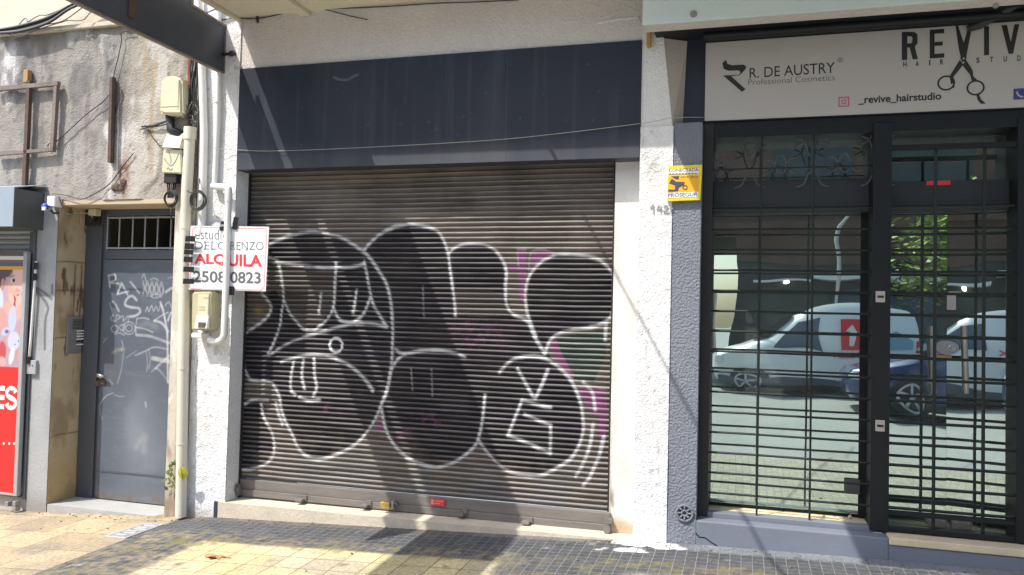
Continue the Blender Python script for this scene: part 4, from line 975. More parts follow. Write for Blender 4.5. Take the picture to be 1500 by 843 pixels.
# scratched house number
b = MB()
for pts in ([(952, 305), (957, 300), (957, 313)], [(966, 300), (962, 307), (970, 307)], [(968, 302), (968, 311)], [(972, 303), (975, 301), (978, 303), (972, 311), (980, 311)], [(982, 302), (982, 311)], [(982, 306.5), (986, 306)]):
    strip(b, px2(pts, -.012), .0032, -.013, .004)
tag(build('house_number', b, 'scratch'), 'faint house number scratched on the white pillar below the yellow notice', 'number')

# ================================================================== HANGING SIGN (top left)
hg = thing('hanging_sign', 'dark blank sign box projecting from the wall, cut by the top edge', 'sign', (-4.1, -.8, 3.42))
X0, X1 = -4.100, -4.075
b = MB()
b.prism([(X1, -.012, 3.405), (X1, -.012, 3.765), (X1, -.43, 3.785), (X1, -.43, 3.93), (X1, -2.2, 3.93), (X1, -2.2, 3.42)], (X0 - X1, 0, 0)); build('panel', b, 'panel_sign', hg)
b = MB(); b.box(X1 - .002, X1 + .012, -.008, .0, 3.39, 3.79, .002); b.prism([(X1 + .004, -.0, 3.400), (X1 + .004, -2.2, 3.415), (X1 + .004, -2.2, 3.400), (X1 + .004, -.0, 3.388)], (X0 - X1 - .008, 0, 0)); b.prism([(X1 + .004, -.012, 3.767), (X1 + .004, -.43, 3.787), (X1 + .004, -.43, 3.805), (X1 + .004, -.012, 3.785)], (X0 - X1 - .008, 0, 0)); b.box(X0, X1 + .004, -.43, -.40, 3.80, 3.93); build('edge_trim', b, 'rusty_paint', hg)
q = atx(192, 20, X1); b = MB(); b.box(X1, X1 + .012, q.y - .028, q.y + .028, 3.63, 3.925, .003); build('joint_strip', b, 'box_blue', hg)
b = MB(); b.box(X1, X1 + .013, q.y - .03, q.y + .03, 3.47, 3.63, .003); build('rusted_joint', b, 'rust', hg)
b = MB(); q = at(336, 79, -.03); b.tube([(X1 - .02, -.03, q.z), (q.x + .03, -.02, q.z), (q.x + .04, .0, q.z)], .012); b.ball((q.x + .02, -.03, q.z), .028, 2, (1, .7, .9)); build('wall_bracket', b, 'ink', hg, True)

# ================================================================== BOXES, PIPES, CABLES at the party wall
# upper rounded junction box
jb = thing('junction_box', 'upper rounded cream junction box on the weathered wall, below the dark hanging sign', 'junction box', tuple(at(250, 166, 0)), 'cream boxes on the weathered wall')
def rounded_box(pts, y0, y1, name, mt, parent, bev=.014):
    bm = bmesh.new(); P = [at(px, py, y0) for px, py in pts]
    v0 = [bm.verts.new((p.x, y0, p.z)) for p in P]; v1 = [bm.verts.new((p.x, y1, p.z)) for p in P]; n_ = len(P)
    bm.faces.new(v0); bm.faces.new(v1[::-1])
    for i in range(n_): bm.faces.new((v0[i], v1[i], v1[(i + 1) % n_], v0[(i + 1) % n_]))
    bmesh.ops.recalc_face_normals(bm, faces=bm.faces[:])
    bmesh.ops.bevel(bm, geom=bm.edges[:], offset=bev, segments=3, affect='EDGES')
    mb = MB(); mb.bm(bm); return build(name, mb, mt, parent, 'auto')
rounded_box([(232, 164), (235, 118), (239, 113), (248, 110.5), (258, 111.5), (265, 115), (266.5, 168), (240, 168)], -.13, .0, 'casing', 'plastic_cream', jb, .018)
b = MB(); a = at(262, 117, -.13); c = at(262.5, 160, -.13); b.box(a.x - .002, a.x + .002, -.1335, -.12, c.z, a.z); a2 = at(234, 157, -.13); c2 = at(262, 157.5, -.13); b.box(a2.x, c2.x, -.133, -.12, a2.z - .002, a2.z + .002); build('cover_seam', b, 'plastic_yellow', jb)
b = MB(); a = at(255, 168, -.07); b.tube([(a.x - .06, -.05, a.z + .01), (a.x - .04, -.05, a.z - .12), (a.x + .05, -.04, a.z - .16)], .035); build('cable_gland', b, 'cable', jb, True)
jl = thing('junction_box', 'lower cream junction box with slanted hood, scribbled, above the doorway corner', 'junction box', tuple(at(252, 255, 0)), 'cream boxes on the weathered wall')
rounded_box([(236, 253.5), (238.5, 219), (265, 219), (266, 254.5)], -.10, .0, 'casing', 'plastic_cream', jl, .008)
b = MB(); P = [at(239.5, 216, -.11), at(264, 217.5, -.11), at(270, 196, -.04), at(246, 197, -.04)]; P[2].y = P[3].y = -.05; P[0].y = P[1].y = -.125
Q = [Vector((p.x, .0, p.z)) for p in P]; b.add([p[:] for p in P] + [p[:] for p in Q], [(0, 1, 2, 3), (4, 7, 6, 5), (0, 4, 5, 1), (1, 5, 6, 2), (2, 6, 7, 3), (3, 7, 4, 0)]); build('hood', b, 'plastic_cream', jl)
b = MB()
for pts in ([(240, 232), (246, 240), (251, 243), (257, 236), (262, 224)], [(247, 222), (250, 232), (250, 240)], [(244, 248), (247, 246), (249, 250), (253, 247)]): strip(b, smooth_line(px2(pts, -.102), 4), .0022, -.1005, -.0012)
build('scribble', b, 'ink_soft', jl)
b = MB(); a = at(252, 256, -.05); b.box(a.x - .055, a.x + .065, -.08, -.02, a.z - .075, a.z + .005, .006)
for k in range(5): b.tube([(a.x - .04 + k * .02, -.05, a.z - .06), (a.x - .03 + k * .012, -.05, a.z - .19)], .006, 5)
build('cable_gland', b, 'frame_brown', jl)
# meter box low on the white column
gm = thing('meter_box', 'yellowed meter box with white meter on the white column, under the rental sign', 'meter', tuple(at(300, 492, 0)))
rounded_box([(279.5, 484), (280.5, 428), (309, 427), (307, 484)], -.13, 0, 'casing', 'plastic_yellow', gm, .012)
rounded_box([(289, 478), (290, 432), (306, 432), (304, 478)], -.136, -.12, 'front_cover', 'plastic_cream', gm, .004)
b = MB(); a = at(287, 481, -.15); c = at(304.5, 463, -.15); 
b.prism([(a.x, -.165, a.z), (a.x, -.13, a.z), (a.x, -.13, c.z), (a.x, -.145, c.z)], (c.x - a.x, 0, 0)); mt_ = build('meter', b, 'white', gm)
b = MB(); a = at(291, 480, -.16); c = at(301, 473.5, -.16); b.box(a.x, c.x, -.168, -.150, a.z, c.z + .005); build('meter_window', b, 'rust', mt_)
b = MB()
for px, py, wd in ((298, 436, .05), (291, 449.5, .06), (291, 453.5, .06)): q = at(px, py, -.137); b.box(q.x, q.x + wd, -.1375, -.1365, q.z - .008, q.z + .004)
build('cover_print', b, 'plastic_yellow', gm)
b = MB(); a = at(290, 491, -.1); b.box(a.x - .05, a.x + .05, -.12, -.02, a.z - .025, a.z + .015, .01); build('meter_seal', b, 'white', gm)
# pipes: each a thing
def pipe(name, pts, r, mt, label, cat, rings=(), n=14, group=None):
    b = MB(); b.tube([p[:] for p in pts], r, n)
    o = build(name, b, mt, None, 'auto'); tag(o, label, cat, group)
    if rings:
        for z, rr, h in rings:
            b = MB()
            # point on the path at height z
            for p, q in zip(pts[:-1], pts[1:]):
                if (p.z - z) * (q.z - z) <= 0 and abs(p.z - q.z) > 1e-6:
                    t = (z - p.z) / (q.z - p.z); c = Vector(p).lerp(Vector(q), t); b.tube([(c.x, c.y, c.z - h), (c.x, c.y, c.z + h)], rr, n); build('collar', b, mt, o, 'auto'); break
    return o
y = -.055
P = [at(279, 187, y), at(272, 310, y), at(270, 420, y), at(268, 560, y), at(265, 757, y)]
pipe('drainpipe', P, .043, 'pvc_cream', 'thick cream drainpipe down the corner between metal door and white column', 'pipe', ((at(279, 196, y).z, .050, .05), (at(271, 335, y).z, .046, .006), (at(268, 540, y).z, .046, .006), (at(266, 650, y).z, .046, .006)))
y = -.04
P = [at(289, -20, y), at(296, 100, y), at(299, 200, y), at(296, 330, y), at(293, 345, y)]
pipe('conduit', P, .030, 'pvc_white', 'white conduit left of the column edge, ending behind the rental sign', 'pipe', group='white conduits on the column')
y = -.035
P = [at(320, -20, y), at(320, 100, y), at(318, 190, y), at(315, 262, y), at(314, 272, y)]
pipe('conduit', P, .022, 'pvc_white', 'white conduit on the white column that comes down from behind the hanging sign', 'pipe', ((at(319, 149, y).z, .027, .012), (at(318, 217, y).z, .024, .003)), group='white conduits on the column')
y = -.085
P = [at(312, 273, -.04), at(322, 274, -.07), at(330, 274.5, y), at(333.5, 277, y), at(335, 284, y), at(333, 340, y), at(331, 420, y), at(328.5, 485, y), at(327, 494, y), at(322, 499.5, y), at(314, 500.5, y), at(306, 498, y)]
P = [Vector(q) for q in smooth_line([p[:] for p in P], 4)]
pipe('conduit', P, .026, 'pvc_white', 'white conduit crossing in front of the rental sign and bending into the meter box', 'pipe', ((at(334, 290, y).z, .029, .03),), group='white conduits on the column')
# cable loom between boxes
def loom(name, runs, label, cat, group=None):
    """runs: (points, radius, material)"""
    o = None
    mats = {}
    for pts, r, mt in runs: mats.setdefault(mt, MB()).tube([p[:] for p in pts], r, 6)
    if len(mats) == 1:
        mt, b = next(iter(mats.items())); o = build(name, b, mt, None, True); return tag(o, label, cat, group)
    c = Vector(runs[0][0][0]); o = thing(name, label, cat, tuple(c), group)
    for mt, b in mats.items(): build('cable_strand', b, mt, o, True)
    return o
rng = random.Random(5); runs = []
for k in range(9):
    y = -.03 - .008 * (k % 3); a = at(277 + k * 1.9, 84, y); c = at(274 + k * 1.0, 160, y); d = at(277 + (k % 4), 192, y)
    runs.append((wiggle(a, c, 4, .010, 0, k) + wiggle(c, d, 2, .004, 0, 40 + k), .006, 'cable_red' if k < 2 else ('cable_grey' if k == 6 else 'cable')))
for k in range(8):
    a = at(rng.uniform(268, 290), rng.uniform(145, 178), -.07); c = at(rng.uniform(268, 288), rng.uniform(150, 185), -.08); runs.append((wiggle(a, c, 4, .03, .03, 60 + k), .0035, 'cable' if k % 2 else 'cable_grey'))
loom('cable_loom', runs, 'tangle of black and red cables entering the thick drainpipe top', 'cables')
runs = [(wiggle(at(283, 158, -.05), at(214, 188, -.02), 5, .012, .04, 3), .006, 'cable_grey'), (wiggle(at(256, 172, -.05), at(208, 186, -.02), 5, .01, .02, 9), .007, 'cable'), (wiggle(at(260, 170, -.05), at(206, 190, -.02), 4, .015, .01, 12), .005, 'cable'), (wiggle(at(217, 190, -.01), at(238, 214, -.02), 4, .01, .03, 22), .004, 'cable')]
loom('wall_cables', runs, 'short grey cables between the upper cream box and a hole in the wall', 'cables')
for (px, py, r, lab, gl) in ((250, 291, .060, 'black cable coil hanging over the doorway corner from the lower cream box', 1), (290, 294, .072, 'black cable coil hung on the thick drainpipe', 2)):
    q = at(px, py, -.11); b = MB()
    for k in range(7):
        b.ring((q.x + rng.uniform(-.006, .006), -.11 + rng.uniform(-.012, .012), q.z + rng.uniform(-.006, .006)), r * rng.uniform(.86, 1.05), .0042, n=24, m=5, sz=rng.uniform(.95, 1.1))
    if gl == 1: b.tube(wiggle((q.x, -.10, q.z + r), at(252, 262, -.06), 3, .006, 0, 2), .005, 5); b.tube([(q.x + .01, -.11, q.z - r), (q.x + .012, -.11, q.z - r - .11)], .006, 5)
    else: b.tube(wiggle((q.x - .02, -.11, q.z + r), at(262, 258, -.06), 4, .008, .06, 2), .004, 5); b.tube(wiggle((q.x, -.11, q.z + r), at(292, 262, -.07), 3, .004, 0, 4), .004, 5)
    tag(build('cable_coil', b, 'cable', None, True), lab, 'cable coil', 'cable coils at the party wall')
# thick cable bundle along the ledge, top left
runs = []
for k in range(16):
    y = -.06 - .01 * (k % 4); o_ = rng.uniform(-1, 1)
    pts = [at(-6, 47 + o_ * 3, y), at(30, 42 + o_ * 5, y), at(70, 30 + o_ * 5, y), at(100, 12 + o_ * 3, y), at(125, 0 + o_ * 3, y), at(150, -16, y)]
    runs.append((smooth_line([p[:] for p in pts], 5), .009, 'cable' if k % 3 else 'cable_grey')); runs[-1] = ([Vector(p) for p in runs[-1][0]], runs[-1][1], runs[-1][2])
for k, pts in enumerate(([(28, 36), (37, 27), (41, 33)], [(30, 40), (55, 24), (70, 22), (90, 14), (118, 4)], [(20, 50), (60, 38), (92, 31), (120, 12)], [(95, 30), (120, 30), (131, 20), (138, 14)], [(5, 46), (22, 54), (36, 52), (60, 42), (100, 30)], [(40, 44), (62, 42), (90, 45)])):
    runs.append(([Vector(p) for p in smooth_line([at(*p, -.07)[:] for p in pts], 5)], .0045, 'cable_grey'))
loom('cable_bundle', runs, 'thick bundle of black cables along the ledge at the top left', 'cables')
def wire(name, pts, r, mt, label, yv=-.02, group=None):
    P = [Vector(p) for p in smooth_line([(at(*p[:2], p[2] if len(p) > 2 else yv))[:] for p in pts], 6)]
    b = MB(); b.tube([p[:] for p in P], r, 5); return tag(build(name, b, mt, None, True), label, 'wire', group)
wire('wire', [(196, 45), (178, 48), (178, 60), (173, 85), (167, 110), (166, 130), (150, 150), (130, 165), (110, 183), (85, 206), (72, 211), (70, 216)], .004, 'cable', 'thin dark wire trailing down the weathered wall to the rusty frame', -.02)
wire('wire', [(196, 224), (180, 244), (160, 270), (135, 286), (118, 292), (95, 286), (78, 284)], .004, 'cable', 'dark wire from the rust stain down to the doorway lintel', -.02)
wire('wire', [(313, 218, -.055), (350, 220, -.02), (400, 221.5, -.03), (520, 217, -.03), (700, 207, -.03), (800, 198, -.03), (940, 181, -.025), (986, 173, -.02), (1033, 172, .05)], .0022, 'cable_grey_light', 'thin pale wire strung across the dark fascia panel', -.02)
wire('wire', [(322, 30), (345, 27), (380, 27), (430, 17), (470, 14), (560, 10), (640, 5), (700, 3), (760, 0)], .0045, 'cable', 'dark wire along the joint of canopy and beam', -.012)
wire('wire', [(462, 13), (480, 15), (510, 23), (538, 29)], .004, 'cable', 'short loose dark wire end on the beam below the canopy', -.015)
wire('wire', [(300, 20), (315, 14), (326, 8)], .005, 'cable', 'short black wire from conduits to the canopy corner', -.06)
wire('wire', [(86, 287), (96, 312), (112, 314), (128, 313), (137, 320)], .004, 'cable', 'black wire from the blue siren to the sensor in the doorway', -.03)
b = MB(); q = at(377, 28, -.01); b.tube([(q.x, -.012, q.z + .02), (q.x + .005, -.014, q.z - .03)], .010, 6); tag(build('wire_hook', b, 'ink', None, True), 'small dark hook holding the wire under the canopy', 'hook')
# mended cracks on the beam: thin raised trowel lines
b = MB(); 
for pts in ([(876, 34), (905, 29), (935, 26)],): strip(b, px2(pts, -.004), .008, -.004, .006)
tag(build('plaster_ridge', b, 'stucco_white'), 'raised plaster ridge on the beam near its right end', 'plaster')

# rusty steel remains on the weathered wall
b = MB()
def flatbar(p, q, w_, y0, y1):
    a = at(*p, y0); c = at(*q, y0); d = (c - a); nrm = Vector((-d.z, 0, d.x)).normalized() * w_
    b.prism([a + nrm, c + nrm, c - nrm, a - nrm], (0, y1 - y0, 0))
flatbar((-10, 130.5), (84, 122), .018, -.055, -.02); flatbar((81, 122), (75, 222), .016, -.053, -.018); flatbar((-10, 226), (77, 219), .014, -.055, -.02)
fr = build('rusty_frame', b, 'rusty_paint'); tag(fr, 'rusty empty sign frame on the weathered wall at the left edge', 'frame')
b = MB(); flatbar((41, 118), (34, 272), .018, -.055, -.02); build('upright', b, 'rust', fr)
b = MB(); q = at(42, 112, -.02); b.box(q.x - .03, q.x + .02, -.05, -.0, q.z - .06, q.z + .05, .004); build('lug', b, 'wood', fr)
b = MB(); flatbar((163, 113), (160, 238), .018, -.04, -.005); flatbar((163.5, 113), (160.5, 238), .006, -.07, -.04); tag(build('angle_iron', b, 'rust'), 'upright rusty angle iron stuck on the weathered wall', 'bar')
b = MB(); q = at(173, 273, -.01); 
for k in range(7): b.ball((q.x + rng.uniform(-.05, .05), -.012, q.z + rng.uniform(-.05, .05)), rng.uniform(.02, .035), 1, (1, .5, 1))
tag(build('rust_scab', b, 'rust'), 'dark rusty broken patch in the plaster above the doorway', 'patch')

# siren, sensor, intercom
al = thing('alarm_siren', 'white alarm box with a blue lamp at the corner of the roller box', 'alarm', tuple(at(75, 303, -.02)))
rounded_box([(68, 302), (68.5, 287), (80, 287.5), (80, 303)], -.08, .0, 'casing', 'white', al, .006)
q = at(64.5, 303, -.1); b = MB(); b.ball((q.x, -.09, q.z), .030, 2, (1, 1, 1.1)); b.tube([(q.x, -.09, q.z), (q.x + .06, -.03, q.z + .02)], .014); build('blue_lamp', b, 'blue', al, True)
q = at(65, 306, -.12); b = MB(); b.box(q.x - .020, q.x + .018, -.13, -.115, q.z - .016, q.z + .016, .004); build('lamp_lens', b, 'board_white', al)
b = MB(); b.tube(wiggle(at(74, 308, -.05), at(86, 312, -.02), 3, .008, .01, 3), .009, 6); build('lead', b, 'cable', al, True)
sn = thing('motion_sensor', 'cream floodlight sensor on a board in the doorway corner', 'sensor', tuple(at(132, 330, .25)))
b = MB(); a = at(123, 331, .26); c = at(146, 302, .26); b.box(a.x, c.x, .265, .28, a.z, c.z, .003); build('back_board', b, 'frame_brown', sn)
b = MB(); a = at(119.5, 330, .24); c = at(121.5, 302, .24); b.box(a.x, c.x + .004, .22, .28, a.z, c.z, .002); build('board_edge', b, 'stone', sn)
b = MB(); a = at(130, 316, .20); c = at(141, 306, .20); b.box(a.x, c.x, .19, .26, a.z, c.z, .006); build('lens', b, 'plastic_cream', sn)
b = MB(); a = at(128, 325, .22); c = at(137, 315, .22); b.box(a.x, c.x, .215, .26, a.z, c.z, .006); build('mount', b, 'ink', sn)
ic = thing('intercom_panel', 'metal door intercom with a column of call buttons on the beige door reveal', 'intercom', tuple(atx(110, 518, -5.68)))
XR = -5.68
a = atx(96, 519, XR); c = atx(125, 464, XR); ya0, ya1 = max(.02, a.y), .285
zb_, zt_ = atx(110, 518, XR).z, atx(110, 463.5, XR).z
b = MB(); b.box(XR - .003, XR + .012, ya0, ya1, zb_, zt_, .003); build('plate', b, 'steel_dull', ic)
b = MB()
for k in range(7): z = zt_ - .035 - k * .013; b.box(XR + .0125, XR + .014, ya0 + .05, ya0 + .15, z, z + .005)
build('speaker_slots', b, 'ink', ic)
for k in range(6):
    if k == 4: continue
    z = zt_ - .135 - k * .024; b = MB(); b.box(XR + .0125, XR + .018, ya0 + .10, ya0 + .20, z, z + .011, .002); build('call_button', b, 'white', ic)
b = MB(); z = zt_ - .231; b.box(XR + .0125, XR + .015, ya0 + .10, ya0 + .20, z, z + .013); build('missing_button', b, 'ink', ic)

# ================================================================== RENTAL SIGN
RY = -.062
rs = thing('rental_sign', 'white rental board with red lettering taped to the white pipes', 'sign', tuple(at(332, 425, RY)))
b = MB(); px_quad(b, [(273.5, 424.5), (389, 427), (394, 332.5), (279.5, 331)], RY, .006); build('board', b, 'board_white', rs)
b = MB()
def outline(pts, wd): strip(b, px2(pts + [pts[0]], RY - .001), wd, RY - .0008, -.001)
outline([(277.5, 421), (281, 423.3), (383, 425), (386.5, 421.5), (390.8, 338), (388, 334.8), (286, 333.3), (282, 336)], .004); build('red_border', b, 'red_pale', rs)
ty = RY - .0012
px_text('lettering', 'estudio', (286, 350.5), (334, 352), (15, 15), ty, 'ink_soft', rs, -.008)
px_text('lettering', 'DELO', (285, 365.5), (333, 366), (11.5, 11.5), ty, 'ink_soft', rs, -.010)
px_text('lettering', 'RENZO', (337.5, 366.1), (386, 366.8), (11.7, 12), ty, 'ink_soft', rs, -.010)
b = MB()
for px, py in ((286, 365.5), (299, 365.7), (310, 365.8), (339, 366), (350, 366.2), (360, 366.4)):
    for dy in (0, -11.2): q = at(px, py + dy, ty); b.box(q.x - .004, q.x + .016, ty - .001, ty, q.z - .0025, q.z + .0025)
build('serif', b, 'ink_soft', rs)
px_text('lettering', 'ALQ', (284.5, 389.5), (331.5, 390.4), (18, 18), ty, 'red', rs, .035)
px_text('lettering', 'UILA', (334, 390.4), (384, 391.8), (18, 18), ty, 'red', rs, .035)
px_text('lettering', '2508', (283, 413.8), (331, 414.8), (17, 17), ty, 'ink_soft', rs, .022)
px_text('lettering', '0823', (337, 415), (382, 416), (17, 17), ty, 'ink_soft', rs, .022)
def tape(pts, y0=RY - .004): bb = MB(); px_quad(bb, pts, y0, -.002); return build('black_tape', bb, 'tape', rs)
yq = -.105
for pts in ([(271, 354), (286, 354.5), (286, 346), (272, 346)], [(270, 365), (284, 366), (284.5, 357), (271, 356.5)], [(269.5, 373), (283, 373.5), (283.5, 366.5), (270, 365.8)], [(269, 384), (282, 385), (282.5, 376.5), (269.5, 376)], [(268.5, 398.5), (284, 399), (284.5, 391), (269, 391)], [(268, 416), (284, 416.5), (285, 409), (268.5, 408.5)]):
    tape(pts, yq)
for pts in ([(321.5, 338), (328.5, 338), (329, 332), (322, 332)], [(323.5, 329), (328.5, 329), (328.5, 324.5), (324, 324.5)], [(340, 336), (347, 337), (350, 319), (342.5, 318)], [(335, 432.5), (343, 433), (343.5, 420), (335.5, 419.5)]): tape(pts, RY - .008)

# ================================================================== SMALL THINGS ON THE PAVEMENT
cv = [(152, 787), (183, 790), (240, 769.5), (211, 768)]
def G(px, py):
    v = ray(px, py); t = 5.5 / v.y
    for _ in range(80):
        x = t * v.x; y_ = -5.5 + t * v.y; t += .5 * (((gz(x, y_) - CAM.z) / v.z) - t)
    return Vector((t * v.x, -5.5 + t * v.y, gz(t * v.x, -5.5 + t * v.y)))
P = [G(*p) for p in cv]; b = MB(); b.prism([p + Vector((0, 0, .001)) for p in P], (0, 0, .006)); ac = build('access_cover', b, 'kerb_stone'); tag(ac, 'worn blue and white cover plate set in the tan pavement', 'cover plate')
b = MB()
def cvp(u, v_): return P[0].lerp(P[1], u).lerp(P[3].lerp(P[2], u), v_) + Vector((0, 0, .0075))
for k in range(6):
    v0 = .12 + k * .13
    for u0, u1, va, vb in ((.22, .80, v0, v0 + .02), (.22, .30, v0, v0 + .09) if k % 2 else (.72, .80, v0, v0 + .09)): b.prism([cvp(u0, va), cvp(u1, va), cvp(u1, vb), cvp(u0, vb)], (0, 0, .001))
for u0, u1, va, vb in ((.1, .14, .06, .94), (.88, .92, .06, .94), (.1, .92, .06, .08), (.1, .92, .92, .94)): b.prism([cvp(u0, va), cvp(u1, va), cvp(u1, vb), cvp(u0, vb)], (0, 0, .001))
build('faded_letters', b, 'cover_blue', ac)
q = G(315, 818); b = MB(); rl = random.Random(4); outl = []
for k in range(15):
    a = 2 * math.pi * k / 15; r = (.062 if k % 3 else .034) * rl.uniform(.8, 1.1); outl.append((q.x + r * 1.25 * math.cos(a), q.y + r * .8 * math.sin(a), q.z + .012 + .012 * math.sin(3 * a)))
vs_ = [(q.x, q.y, q.z + .022)] + outl; b.add(vs_, [(0, 1 + k, 1 + (k + 1) % 15) for k in range(15)]); b.tube([(q.x + .04, q.y + .01, q.z + .015), (q.x + .1, q.y + .03, q.z + .006)], .003, 5)
tag(build('dry_leaf', b, 'leaf_dry', None, False), 'dry brown leaf lying on the yellow tiles', 'leaf')
# weed behind the drainpipe
wd = thing('weed', 'green weed growing from the crack behind the thick drainpipe', 'plant', tuple(at(262, 720, -.02)))
b = MB(); stems = [[(258, 712), (256, 700), (250, 690), (247, 682)], [(258, 712), (258, 695), (257, 682), (258, 672)], [(257, 714), (252, 706), (246, 700)], [(260, 708), (266, 696), (274, 688)]]
for s_ in stems: b.tube([at(*p, -.05)[:] for p in s_], .0035, 5)
build('stem', b, 'leaf_green', wd)
def leaf_at(mb, c, d, L, wd_, tilt):
    d = Vector(d).normalized(); s_ = d.cross(Vector((0, 1, 0))).normalized() * wd_; c = Vector(c)
    mb.add([c, c + d * L * .35 + s_ + Vector((0, -tilt, 0)), c + d * L + Vector((0, -tilt * 2, 0)), c + d * L * .35 - s_ + Vector((0, -tilt * .4, 0)), c + d * L * .7 + s_ * .7, c + d * L * .7 - s_ * .7], [(0, 1, 4, 2, 5, 3)])
b = MB()
for px, py in [(rl.uniform(244, 270), rl.uniform(672, 722)) for _ in range(14)] + [(247, 684), (250, 690), (254, 696), (258, 674), (257, 682), (246, 701), (251, 706), (256, 712), (262, 703), (272, 690), (258, 718)]:
    c = at(px, py, -.06); leaf_at(b, c, (rl.uniform(-1, 1), 0, rl.uniform(-.4, 1)), rl.uniform(.03, .06), .014, .01)
build('leaf', b, 'leaf_green', wd)
b = MB(); q = at(267, 693, -.115)
lp = [(0, -.048), (.020, -.046), (.040, -.030), (.049, -.006), (.044, .018), (.028, .036), (.010, .050), (-.006, .044), (-.024, .036), (-.042, .016), (-.046, -.010), (-.034, -.030), (-.016, -.044)]
b.add([(q.x, -.124, q.z)] + [(q.x + u, -.116 + .010 * abs(u) / .05, q.z + v_) for u, v_ in lp], [(0, 1 + k, 1 + (k + 1) % len(lp)) for k in range(len(lp))]); b.tube([(q.x - .01, -.125, q.z + .045), (q.x, -.1255, q.z), (q.x + .004, -.118, q.z - .07)], .0022, 5); build('big_leaf', b, 'leaf_lime', wd)

# ================================================================== ACROSS THE STREET (seen in the mirror glass)
def loft(name, secs, mt, parent, nseg=3):
    """secs: (x, z0, zbelt, z1, halfwidth_low, halfwidth_belt, halfwidth_top, yc)"""
    b = MB(); rings = []
    for x, z0, zb_, z1, w0, w1, w2, yc in secs:
        pts = [(w0 * .85, z0), (w0, z0 + .08), (w1, (z0 + zb_) / 2), (w1, zb_), ((w1 * .35 + w2 * .65), zb_ + (z1 - zb_) * .75), (w2 * .85, z1 - .02), (w2 * .4, z1)]
        loop = [(x, yc - a, z) for a, z in pts] + [(x, yc + a, z) for a, z in pts[::-1]]
        rings.append(loop)
    m_n = len(rings[0]); vs_ = [v for r in rings for v in r]; fs = []
    for i in range(len(rings) - 1):
        for k in range(m_n): fs.append((i * m_n + k, i * m_n + (k + 1) % m_n, (i + 1) * m_n + (k + 1) % m_n, (i + 1) * m_n + k))
    fs += [tuple(range(m_n)), tuple(range((len(rings) - 1) * m_n, len(rings) * m_n))[::-1]]
    b.add(vs_, fs); return build(name, b, mt, parent, 'auto')
def wheel(parent, x, y_, r, zc):
    b = MB(); b.disc((x, y_ - .09, zc), r, (0, .18, 0), n=28); t = build('wheel', b, 'tyre', parent)
    b = MB(); b.ring((x, y_ + .095, zc), r * .62, .025, n=24, m=5)
    for k in range(5):
        a = k * 2 * math.pi / 5 + .3; b.tube([(x, y_ + .10, zc), (x + r * .6 * math.cos(a), y_ + .10, zc + r * .6 * math.sin(a))], .030, 5)
    build('rim', b, 'alloy', t, True)
# van, nose to the left, its street side faces the shops (+y)
VYC = -12.9; vx = -.62; vn = thing('white_van', 'white delivery van parked across the street, mirrored in the salon glass', 'van', (vx + 1.9, VYC, ROAD_Z))
Z0 = ROAD_Z + .22
loft('body', [(vx, Z0 + .1, .55, .62, .62, .66, .6, VYC), (vx + .10, Z0, .66, .78, .78, .80, .62, VYC), (vx + .75, Z0, .80, .95, .86, .86, .68, VYC), (vx + .98, Z0, .84, 1.05, .86, .87, .68, VYC), (vx + 1.55, Z0, .86, 1.66, .86, .88, .70, VYC), (vx + 1.9, Z0, .88, 1.76, .86, .88, .74, VYC), (vx + 2.6, Z0, .9, 1.80, .86, .88, .76, VYC), (vx + 3.7, Z0, .9, 1.77, .86, .88, .76, VYC), (vx + 3.82, Z0 + .05, .9, 1.70, .82, .84, .72, VYC)], 'van_white', vn)
fy = VYC + .87
b = MB(); b.prism([(vx + 1.05, fy + .0, .86), (vx + 1.62, fy - .10, 1.50), (vx + 2.15, fy - .10, 1.52), (vx + 2.2, fy + .0, .90)], (0, .03, 0)); build('side_window', b, 'van_window', vn)
b = MB(); b.prism([(vx + .80, VYC - .7, 1.0), (vx + .80, VYC + .7, 1.0), (vx + 1.50, VYC + .6, 1.66), (vx + 1.50, VYC - .6, 1.66)], (-.02, 0, .02)); build('windscreen', b, 'tinted', vn)
b = MB(); b.box(vx + .1, vx + 3.75, fy - .02, fy + .03, Z0 - .02, Z0 + .17, .02); build('side_skirt', b, 'grey_paint_dark', vn)
b = MB(); b.box(vx + .02, vx + .28, fy - .14, fy + .0, .52, .68, .05); build('headlight', b, 'headlight', vn)
b = MB(); b.box(vx + 3.76, vx + 3.86, fy - .12, fy + .02, .65, 1.15, .02); build('tail_light', b, 'tail_red', vn)
b = MB(); b.prism([(vx + 2.62, fy + .012, .98), (vx + 2.58, fy + .0, 1.42), (vx + 3.05, fy + .0, 1.42), (vx + 3.08, fy + .012, 1.05), (vx + 3.0, fy + .012, .98)], (0, .02, 0)); build('red_emblem', b, 'red', vn)
b = MB(); b.prism([(vx + 2.78, fy + .034, 1.05), (vx + 2.78, fy + .034, 1.2), (vx + 2.70, fy + .034, 1.2), (vx + 2.84, fy + .034, 1.3), (vx + 2.92, fy + .034, 1.2), (vx + 2.86, fy + .034, 1.05)], (0, .004, 0)); build('emblem_mark', b, 'white', vn)
b = MB(); b.prism([(vx + 3.12, fy + .01, .95), (vx + 3.12, fy + .0, 1.18), (vx + 3.35, fy, 1.3), (vx + 3.66, fy, 1.15), (vx + 3.66, fy + .01, .95)], (0, .018, 0)); build('blue_graphic', b, 'graphic_blue', vn)
text('lettering', 'TELEX', [(vx + 3.05, fy + .026, .80), (vx + 2.42, fy + .026, .80), (vx + 2.42, fy + .026, .93), (vx + 3.05, fy + .026, .93)], 'red', vn, .02)
for x in (vx + .72, vx + 3.15):
    for s_ in (-1, 1): wheel(vn, x, VYC + s_ * .80, .31, ROAD_Z + .31)
